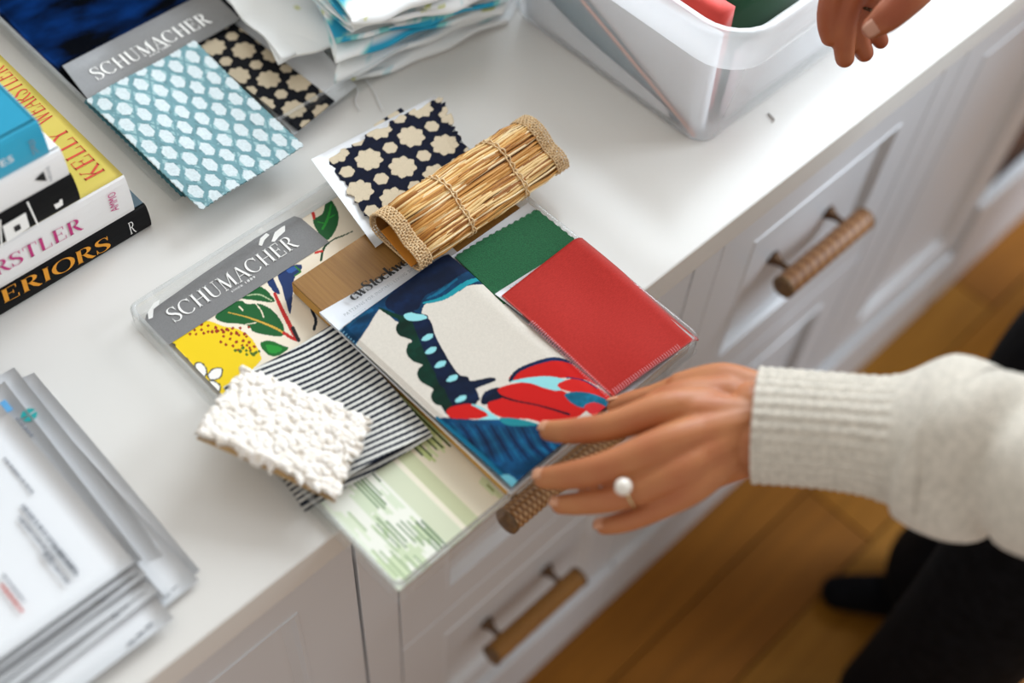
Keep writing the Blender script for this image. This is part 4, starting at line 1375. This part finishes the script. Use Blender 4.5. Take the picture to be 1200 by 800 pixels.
# ------------------------------------------------------------------ papers at the left
papers = [  # x1, y0, z, rot deg, label
    (.132, .402, .9008, -1.0, 'lowest wide letter sheet reaching furthest right in the paper pile'),
    (.126, .394, .9032, 1.0, 'second lowest letter sheet of the paper pile'),
    (.118, .412, .9054, -2.0, 'grey-white sheet third from the bottom of the paper pile'),
    (.100, .398, .9076, 0.5, 'letter sheet in the lower middle of the paper pile'),
    (.095, .380, .9095, -0.8, 'letter sheet reaching furthest forward in the paper pile'),
    (.098, .402, .9130, 0.9, 'letter sheet in the middle of the paper pile'),
    (.096, .408, .9165, -0.5, 'letter sheet in the upper middle of the paper pile'),
    (.099, .416, .9200, 0.4, 'letter sheet third from the top of the paper pile'),
    (.096, .421, .9240, -0.4, 'letter sheet second from the top of the paper pile')]
PL, PWd = 0.279, 0.216


def paper(x1, y0, z, rot, label, hgt=PL, wid=PWd):
    a = math.radians(rot); cx, cy = x1, y0
    def rt(dx, dy): return (cx + dx * math.cos(a) - dy * math.sin(a), cy + dx * math.sin(a) + dy * math.cos(a), z)
    o = sheet('letter_sheet', [rt(-wid, hgt), rt(0, hgt), rt(0, 0), rt(-wid, 0)], 14, 14, M['white_paper'], None, .0005,
              lambda s, t, x, y: .0012 * np.sin(s * 5 + rot * 3) * t + .0010 * np.sin(t * 6 + rot) * s)
    return tag(o, label, 'paper', 'letter sheets piled at the lower left')


for i, a in enumerate(papers):
    o = paper(*a, hgt=(.235 if i < 3 else .25))
    if i in (1, 4, 5, 7):
        b = MB(); x1, y0, z = a[:3]
        for k_ in range(3): b.box(x1 - .035 + k_ * .008, x1 - .029 + k_ * .008, y0 + .004 + .001 * k_, y0 + .0056 + .001 * k_, z + .0012, z + .0016)
        b.build('printed_line', M['grey_ink'], o)
ZP = .9285
o = paper(.0975, .4262, ZP, 0.0, 'topmost letter sheet of the paper pile with grey address lines', .168)


def greek(name, lines, m, parent, z, hgt=.0022):
    """unreadable blurred print: rows of small dashes running towards the front"""
    b = MB()
    for (x, ya, yb2, hh) in lines:
        y = ya
        while y > yb2:
            L = rng.uniform(.0014, .0048); b.box(x - hh / 2 * rng.uniform(.7, 1), x + hh / 2, y - L, y, z, z + .0003)
            y -= L + rng.uniform(.0006, .0016)
    return b.build(name, m, parent)


def px_line(a, c, hh, z=ZP):
    p, q = P(*a, z), P(*c, z); return ((p[0] + q[0]) / 2, p[1], q[1], hh)


greek('address_print', [px_line((28, 592), (88, 672), .0040), px_line((24, 606), (60, 654), .0028), px_line((52, 648), (80, 684), .0026), px_line((62, 640), (88, 672), .0024)], M['grey_ink'], o, ZP + .0015)
greek('body_print', [px_line((2, 540), (42, 575), .0022)], M['grey_ink'], o, ZP + .0015)
greek('red_print', [px_line((2, 686), (26, 716), .0022)], M['red_ink'], o, ZP + .0015)
greek('sender_print', [px_line((4, 674), (30, 706), .0020)], M['grey_ink'], o, ZP + .0015)
ZL = .9150
M['teal_ink'] = mat('teal_ink', '#159a9a', .5)
q = [P(-20, 452, ZL), P(43, 444, ZL), P(60, 490, ZL), P(150, 610, ZL)]
o = sheet('letter_sheet', [(-.05, .630, ZL), (.112, .632, ZL), (.104, .43, ZL), (-.05, .43, ZL)], 10, 10, M['white_paper'], None, .0004)
tag(o, 'letter sheet with round teal emblem sticking out at the back of the pile', 'paper')
b = MB()
cc_ = P(34, 486, ZL + .001)
for i in range(4):
    a0 = math.radians(90 * i + 8); v = [cc_ + np.array([.0008 * math.cos(a0 + .7), .0008 * math.sin(a0 + .7), 0])]
    for k_ in range(8):
        a = a0 + math.radians(74) * k_ / 7; v.append(cc_ + np.array([.0062 * math.cos(a), .0062 * math.sin(a), 0]))
    b.add(v, [tuple(range(9))])
b.build('round_emblem', M['teal_ink'], o)
greek('heading_print', [(cc_[0] - .0085, cc_[1] + .004, cc_[1] - .016, .003)], M['grey_ink'], o, ZL + .001)
o = sheet('letter_sheet', [(-.05, .612, ZL + .006), (.083, .618, ZL + .006), (.094, .44, ZL + .006), (-.05, .43, ZL + .006)], 10, 10, M['white_paper'], None, .0004)
tag(o, 'letter sheet with a small blue picture at the left frame edge, upper part of pile', 'paper')
b = MB(); p_ = P(4, 478, ZL + .0065); b.box(p_[0] - .012, p_[0] + .005, p_[1] - .006, p_[1] + .006, p_[2], p_[2] + .0004); b.build('blue_picture', mat('blue_ink', '#5fa6d8', .5), o)
greek('heading_print', [px_line((8, 492), (38, 532), .0032, ZL + .006)], M['grey_ink'], o, ZL + .0068)

# teal folder tip at the counter edge, far right
b = MB(); b.box(1.372, 1.43, .352, .44, .9005, .904, .001)
tag(b.build('teal_folder', mat('teal_card', '#0f4c52', .6)), 'teal folder whose corner shows at the counter edge in the top right', 'folder')

# ================================================================== people
M['skin'] = mat('skin_light', '#b97a4e', 0.48, spec=0.35, noise=(28, '#b16b45'), bump=(420, .12, .0006), sss=.12)
M['skin2'] = mat('skin_tan', '#a05c38', 0.45, spec=0.4, noise=(30, '#944a2c'), bump=(420, .15, .0006), sss=.1)
M['nail'] = mat('fingernail', '#cf9674', 0.3, spec=.5)
M['nail2'] = mat('fingernail_tan', '#b98670', 0.3, spec=.5)
M['knit'] = mat('oatmeal_knit', '#dad2c5', 0.95, spec=.1, noise=(200, '#c4bdb1'), bump=(520, .7, .0018, (1, 1, 1)), sheen=.4)
M['black'] = mat('black_cloth', '#08080a', .9, spec=.1, noise=(60, '#101013'))
M['gold'] = mat('ring_gold', '#cdb48a', .2, metal=1); M['pearl'] = mat('pearl', '#efe9df', .12, coat=.6)


def capsule_chain(mb, pts, rad, n=14):
    """tapered rounded limb: spheres at the joints and cones between, all overlapping (merged by remesh)"""
    pts = [np.array(p, float) for p in pts]
    # resample
    q = crom([np.append(p, r) for p, r in zip(pts, rad)], False, 5)
    c = [x[:3] for x in q]; r = [x[3] for x in q]
    d0 = (c[0] - c[1]) / np.linalg.norm(c[0] - c[1]); d1 = (c[-1] - c[-2]) / np.linalg.norm(c[-1] - c[-2])
    pre = [(c[0] + d0 * r[0] * math.sin(a), r[0] * math.cos(a)) for a in (1.45, 1.1, .75, .4)]
    post = [(c[-1] + d1 * r[-1] * math.sin(a), r[-1] * math.cos(a)) for a in (.4, .75, 1.1, 1.45)]
    P_ = [x[0] for x in pre] + c + [x[0] for x in post]; R_ = [x[1] for x in pre] + r + [x[1] for x in post]
    mb.tube(P_, R_, n)


def ellipsoid(mb, c, ax, r, n=12):
    """ellipsoid: centre, 3 axes (unit), radii"""
    c = np.array(c, float); v = []; f = []
    for i in range(n + 1):
        th = math.pi * (i + .02) / (n + .04)
        for k_ in range(2 * n):
            ph = math.pi * k_ / n
            v.append(c + ax[0] * r[0] * math.cos(th) + ax[1] * r[1] * math.sin(th) * math.cos(ph) + ax[2] * r[2] * math.sin(th) * math.sin(ph))
    for i in range(n):
        for k_ in range(2 * n):
            k2 = (k_ + 1) % (2 * n); f.append((i * 2 * n + k_, i * 2 * n + k2, (i + 1) * 2 * n + k2, (i + 1) * 2 * n + k_))
    f.append(tuple(range(2 * n))[::-1]); f.append(tuple(n * 2 * n + k_ for k_ in range(2 * n)))
    mb.add(v, f)


def body_mesh(mb, m, parent, vox=.0013, it=10):
    o = mb.build('body', m, parent, True)
    md = o.modifiers.new('merge', 'REMESH'); md.mode = 'VOXEL'; md.voxel_size = vox; md.use_smooth_shade = True
    sm = o.modifiers.new('soften', 'SMOOTH'); sm.factor = .6; sm.iterations = it
    return o


def nail(parent, m, tip, prev, up, r, ln=.011, wd=.0052):
    """small curved plate on the back of a fingertip"""
    tip = np.array(tip); d = tip - np.array(prev); d /= np.linalg.norm(d)
    up = np.array(up, float); up -= d * (up @ d); up /= np.linalg.norm(up); sd = np.cross(d, up)
    v = []; f = []; nn = 7
    for i in range(nn):
        a = -.5 + i / (nn - 1)
        for j in range(nn):
            b_ = -1 + 2 * j / (nn - 1)
            w_ = wd * (1 - .25 * max(0, a * 2) ** 3)
            rr = r * (1.03 - .10 * max(0, a) ** 2 * 4 * .5)
            an = b_ * w_ / r
            v.append(tip + d * (a * ln + r * .18) + up * rr * math.cos(an) * (1 - .10 * (a > .3) * (a - .3) * 5) + sd * rr * math.sin(an))
    for i in range(nn - 1):
        for j in range(nn - 1): f.append((i * nn + j, i * nn + j + 1, (i + 1) * nn + j + 1, (i + 1) * nn + j))
    o = obj('fingernail', v, f, m, parent, True)
    md = o.modifiers.new('t', 'SOLIDIFY'); md.thickness = .0005; md.offset = 0
    return o


# ---- first person: left hand on the front edge of the tray
p1 = thing('person', 'person in oatmeal knit sweater and black trousers reaching a ringed hand to the front tray', 'person', (0.93, 0.05, 0))
hb = MB()
J = lambda u, v_, z: P(u, v_, z)
fing = {
    'index': ([J(830, 476, .990), J(780, 480, .992), J(716, 499, .983), J(672, 505, .966), J(644, 505, .948)], [.0140, .0142, .0112, .0100, .0084]),
    'middle': ([J(830, 506, .994), J(782, 520, .995), J(712, 547, .981), J(668, 557, .963), J(638, 560, .947)], [.0145, .0142, .0120, .0106, .0086]),
    'ring': ([J(830, 532, .990), J(790, 554, .987), J(728, 582, .970), J(686, 589, .954), J(657, 591, .940)], [.0135, .0130, .0100, .0090, .0076]),
    'pinky': ([J(840, 550, .984), J(806, 576, .977), J(756, 602, .958), J(728, 612, .946), J(708, 616, .935)], [.0120, .0112, .0088, .0080, .0068]),
    'thumb': ([J(868, 458, .975), J(815, 456, .966), J(768, 466, .953), J(738, 472, .945), J(722, 476, .941)], [.0175, .0160, .0110, .0092, .0076]),
}
for k_, (pt, rd) in fing.items(): capsule_chain(hb, pt, rd)
wr = J(893, 497, .992)
# palm: metacarpals fan from the wrist
for (a, r0, r1) in ((J(790, 480, .992), .0190, .0125), (J(792, 516, .994), .0195, .0130), (J(798, 548, .988), .0185, .0125), (J(812, 572, .978), .0170, .0115)):
    capsule_chain(hb, [wr + (a - wr) * .0 + np.array([0, 0, -.002]), wr + (a - wr) * .5, a], [r0 + .001, r0 - .002, r1])
capsule_chain(hb, [J(885, 462, .984), J(845, 452, .976), J(800, 455, .968)], [.018, .0185, .0135])
capsule_chain(hb, [J(885, 528, .982), J(850, 540, .976), J(815, 562, .972)], [.0185, .0175, .0125])
capsule_chain(hb, [J(850, 480, .978), J(850, 530, .978)], [.020, .020])
capsule_chain(hb, [J(800, 476, .978), J(790, 545, .976)], [.0135, .013])
capsule_chain(hb, [J(855, 466, .984), J(800, 468, .980), J(770, 474, .974)], [.017, .0150, .0115])
capsule_chain(hb, [J(880, 478, .990), J(880, 520, .990)], [.0195, .0195])
elbow = np.array([0.625, -0.075, 1.085])
for dv in (-.010, .010):
    o_ = np.array([dv * .9, dv * .45, 0])
    capsule_chain(hb, [wr + np.array([0, 0, -.002]) + o_, wr * .6 + elbow * .4 + o_, elbow + o_], [.0215, .028, .034])
body1 = body_mesh(hb, M['skin'], p1)
hup = np.array([-.15, .1, 1.0])
for k_ in ('index', 'middle', 'ring', 'pinky', 'thumb'):
    pt, rd = fing[k_]
    upv = hup if k_ != 'thumb' else np.array([.1, 1, .5])
    nail(body1, M['nail'], pt[-1], pt[-2], upv, rd[-1], .0095, .0048)
# ring with pearl
rc = fing['ring'][0]; a_, c_ = rc[1], rc[2]
ctr = a_ * .28 + c_ * .72 + (rc[2] - rc[1]) * 0; ctr = J(737, 579, .9775)
d = (c_ - a_) / np.linalg.norm(c_ - a_); up = hup - d * (hup @ d); up /= np.linalg.norm(up); sd = np.cross(d, up)
b = MB(); rr = .0108
b.tube([ctr + rr * (math.cos(a) * up + math.sin(a) * sd) for a in np.linspace(0, 2 * math.pi, 33)], .0011, 8)
b.build('ring', M['gold'], p1, True)
b = MB(); ellipsoid(b, ctr + up * .0150, (up, sd, d), (.0062, .0064, .0064)); pe = b.build('pearl', M['pearl'], p1, True)


# sleeve: swept surface with folds and ribbed cuff
def sleeve(name, path, rads, ribs_until, m, parent, seed=0, flat=.82, ribn=30, ns=150, nu=120, foldamp=.007, updir=(0, 0, 1)):
    q = crom([np.append(np.array(p, float), r) for p, r in zip(path, rads)], False, max(2, ns // (len(path) - 1)))
    L = np.concatenate([[0], np.cumsum(np.linalg.norm(np.diff(q[:, :3], axis=0), axis=1))])
    v = []; f = []
    for i, x in enumerate(q):
        t_ = q[min(i + 1, len(q) - 1), :3] - q[max(i - 1, 0), :3]; t_ /= np.linalg.norm(t_)
        upv = np.array(updir, float); upv -= t_ * (upv @ t_); upv /= np.linalg.norm(upv); sd_ = np.cross(t_, upv)
        for k_ in range(nu):
            a = 2 * math.pi * k_ / nu
            r = x[3]
            if L[i] < ribs_until:
                r += .0011 * math.cos(a * ribn) + .0006 * math.sin(L[i] * 900)
                r += .002 * math.exp(-L[i] / .004) * 0
            else:
                w_ = min(1, (L[i] - ribs_until) / .03)
                fo = math.sin(L[i] * 62 + 1.3 * math.cos(a + .6) + seed) * (0.55 + .45 * math.cos(a - 1.2)) + .5 * math.sin(L[i] * 31 + 2 * a)
                cr = L[i] - ribs_until - .085 + .030 * math.cos(a - .4)        # a deep crease that runs slantwise over the top
                fo += -1.3 * math.exp(-(cr / .009) ** 2) + .7 * math.exp(-((cr + .020) / .014) ** 2)
                r += w_ * foldamp * fo + .0005 * math.cos(a * 60)
            v.append(x[:3] + r * (math.cos(a) * sd_ + flat * math.sin(a) * upv))
    # inner turn of the cuff
    base = len(v)
    for k_ in range(nu):
        p = np.array(v[k_]); v.append(q[0, :3] + (p - q[0, :3]) * .90 + (q[3, :3] - q[0, :3]) * .2)
    for k_ in range(nu):
        p = np.array(v[k_]); v.append(q[0, :3] + (p - q[0, :3]) * .86 + (q[18, :3] - q[0, :3]))
    n = len(q)
    for i in range(n - 1):
        for k_ in range(nu):
            k2 = (k_ + 1) % nu; f.append((i * nu + k_, i * nu + k2, (i + 1) * nu + k2, (i + 1) * nu + k_))
    for k_ in range(nu):
        k2 = (k_ + 1) % nu
        f.append((base + k_, base + k2, k2, k_)); f.append((base + nu + k_, base + nu + k2, base + k2, base + k_))
    f.append(tuple((n - 1) * nu + k_ for k_ in range(nu)))
    return obj(name, v, f, m, parent, True)


SH = np.array([.935, -.05, 1.32])
sl = [J(886, 497, .992), J(930, 500, .999), J(985, 505, 1.008), J(1040, 512, 1.018), J(1100, 520, 1.030), J(1160, 535, 1.042), elbow + np.array([0, 0, .01]), (elbow + SH) / 2 + np.array([0, 0, .0]), SH]
sleeve('sleeve', sl, [.0445, .0440, .0440, .047, .063, .064, .068, .074, .070], .098, M['knit'], p1, 0.6)


def lower_body(p, TC, lf, legs, knit, cloth, zs=0.0):
    """sweater torso, trousers as one garment, shoes"""
    fw = np.array([lf[1], -lf[0]])
    v = []; f = []; nu = 40
    prof_ = ((.86, .19, .135), (.95, .19, .135), (1.05, .185, .13), (1.18, .19, .13), (1.30, .20, .125), (1.38, .19, .11), (1.43, .13, .08), (1.46, .065, .06))
    for (z, rw, rd_) in prof_:
        for k_ in range(nu):
            a = 2 * math.pi * k_ / nu; q_ = TC + lf * rw * math.cos(a) + fw * rd_ * math.sin(a); v.append((q_[0], q_[1], z + .004 * math.sin(a * 5)))
    for i in range(7):
        for k_ in range(nu):
            k2 = (k_ + 1) % nu; f.append((i * nu + k_, i * nu + k2, (i + 1) * nu + k2, (i + 1) * nu + k_))
    f.append(tuple(range(nu))[::-1]); f.append(tuple(7 * nu + k_ for k_ in range(nu)))
    b = MB(); b.add(v, f); b.build('sweater_torso', knit, p, True)
    b = MB()
    for leg, off, fd, ln, rr in legs:
        hem = leg + off
        capsule_chain(b, [(*(TC + (leg - TC) * .45), .90), (*(TC + (leg - TC) * .7), .70), (*leg, .46), (*hem, .25), (*hem, .11)], [.115, .098, .083, *rr], 24)
    ellipsoid(b, (TC[0], TC[1], .90), (np.array([lf[0], lf[1], 0]), np.array([fw[0], fw[1], 0]), np.array([0, 0, 1.0])), (.185, .130, .14))
    o = b.build('trousers', cloth, p, True)
    md = o.modifiers.new('merge', 'REMESH'); md.mode = 'VOXEL'; md.voxel_size = .006; md.use_smooth_shade = True
    sm = o.modifiers.new('soften', 'SMOOTH'); sm.iterations = 4
    for leg, off, fd, ln, rr in legs:
        hem = leg + off
        b = MB(); capsule_chain(b, [np.append(hem - fd * .03, .035), np.append(hem + fd * .05, .035), np.append(hem + fd * ln, .028)], [.036, .036, .027], 20)
        b.v = [(x, y, max(z, .002)) for x, y, z in b.v]
        b.build('shoe', cloth, p, True)


LN, LF = np.array([.835, -.032]), np.array([1.130, .080])
lower_body(p1, np.array([.99, -.01]), np.array([-.8, -.6]),
           [(LN, np.array([0.0, 0.0]), np.array([-.6, .8]), .14, (.080, .082)),
            (LF, np.array([-.070, -.065]), np.array([-.66, .75]), .155, (.095, .106))], M['knit'], M['black'])

# ---- second person: hanging right hand at the top right
p2 = thing('person', 'second person, tanned hand with dark ring hanging over the counter beside the plastic box', 'person', (1.85, -.02, 0.0))
hb = MB()
f2 = {
    'index': ([J(1012, -38, 1.115), J(985, -22, 1.110), J(973, 6, 1.095), J(971, 28, 1.080), J(973, 43, 1.070)], [.0125, .0120, .0105, .0098, .0085]),
    'middle': ([J(1022, -30, 1.110), J(1003, -10, 1.105), J(992, 22, 1.088), J(989, 48, 1.070), J(990, 68, 1.056)], [.0125, .0120, .0098, .0094, .0084]),
    'ring': ([J(1032, -22, 1.105), J(1018, -2, 1.098), J(1006, 24, 1.082), J(1007, 46, 1.066), J(1013, 62, 1.055)], [.0120, .0112, .0092, .0090, .0080]),
    'pinky': ([J(1044, -14, 1.098), J(1030, 6, 1.090), J(1024, 26, 1.076), J(1028, 40, 1.066), J(1032, 48, 1.060)], [.0110, .0100, .0082, .0078, .0070]),
    'thumb': ([J(1085, -30, 1.135), J(1066, -8, 1.135), J(1048, 12, 1.128), J(1034, 24, 1.122), J(1023, 32, 1.117)], [.0185, .0165, .0135, .0118, .0092]),
}
for k_, (pt, rd) in f2.items(): capsule_chain(hb, pt, rd)
w2 = J(1090, -90, 1.14)
for (a, r0, r1) in ((f2['index'][0][0], .020, .0125), (f2['middle'][0][0], .021, .0130), (f2['ring'][0][0], .019, .0125), (f2['pinky'][0][0], .017, .0115)):
    capsule_chain(hb, [w2, (w2 + a) / 2, a], [.021, r0, r1])
capsule_chain(hb, [w2, J(1085, -40, 1.135), f2['thumb'][0][1]], [.022, .020, .016])
el2 = np.array([1.22, .33, 1.24])
capsule_chain(hb, [w2, w2 * .5 + el2 * .5, el2], [.024, .032, .038])
body2 = body_mesh(hb, M['skin2'], p2)
nail(body2, M['nail2'], f2['thumb'][0][-1], f2['thumb'][0][-2], (-.5, -.5, .9), f2['thumb'][1][-1], .013, .0066)
a_, c_ = f2['ring'][0][1], f2['ring'][0][2]
a_ = J(1019, -1, 1.116); c_ = J(1006, 14, 1.105)
ctr = J(1021, 5, 1.104); d = f2['ring'][0][2] - f2['ring'][0][1]; d /= np.linalg.norm(d); up = np.array([0, 0, 1.0]); up -= d * (up @ d); up /= np.linalg.norm(up); sd = np.cross(d, up)
ctr = f2['ring'][0][1] * .6 + f2['ring'][0][2] * .4
b = MB(); b.tube([ctr + .0112 * (math.cos(a) * up + math.sin(a) * sd) for a in np.linspace(0, 2 * math.pi, 33)], .0014, 8)
for i in range(-2, 3): ellipsoid(b, ctr + .0125 * (math.cos(i * .25) * up + math.sin(i * .25) * sd), (up, sd, d), (.0016, .0013, .0013), 5)
b.build('ring', M['bronze'], p2, True)
M['dark_knit'] = mat('dark_knit', '#3b3f49', .9)
el3 = np.array([1.80, .03, 1.34])
sleeve('sleeve', [w2 * .45 + el2 * .55, w2 * .15 + el2 * .85, el2 + np.array([.06, -.03, .02]), (el2 + el3) / 2 + np.array([.02, 0, 0]), el3], [.048, .052, .062, .070, .070], .05, M['dark_knit'], p2, 1.0, ns=60, nu=60)
lower_body(p2, np.array([1.85, -.02]), np.array([-.6, -.8]) * -1, [(np.array([1.80, .10]), np.zeros(2), np.array([-.8, .6]), .14, (.08, .08)), (np.array([1.92, -.12]), np.zeros(2), np.array([-.8, .6]), .14, (.08, .08))], M['dark_knit'], M['black'])
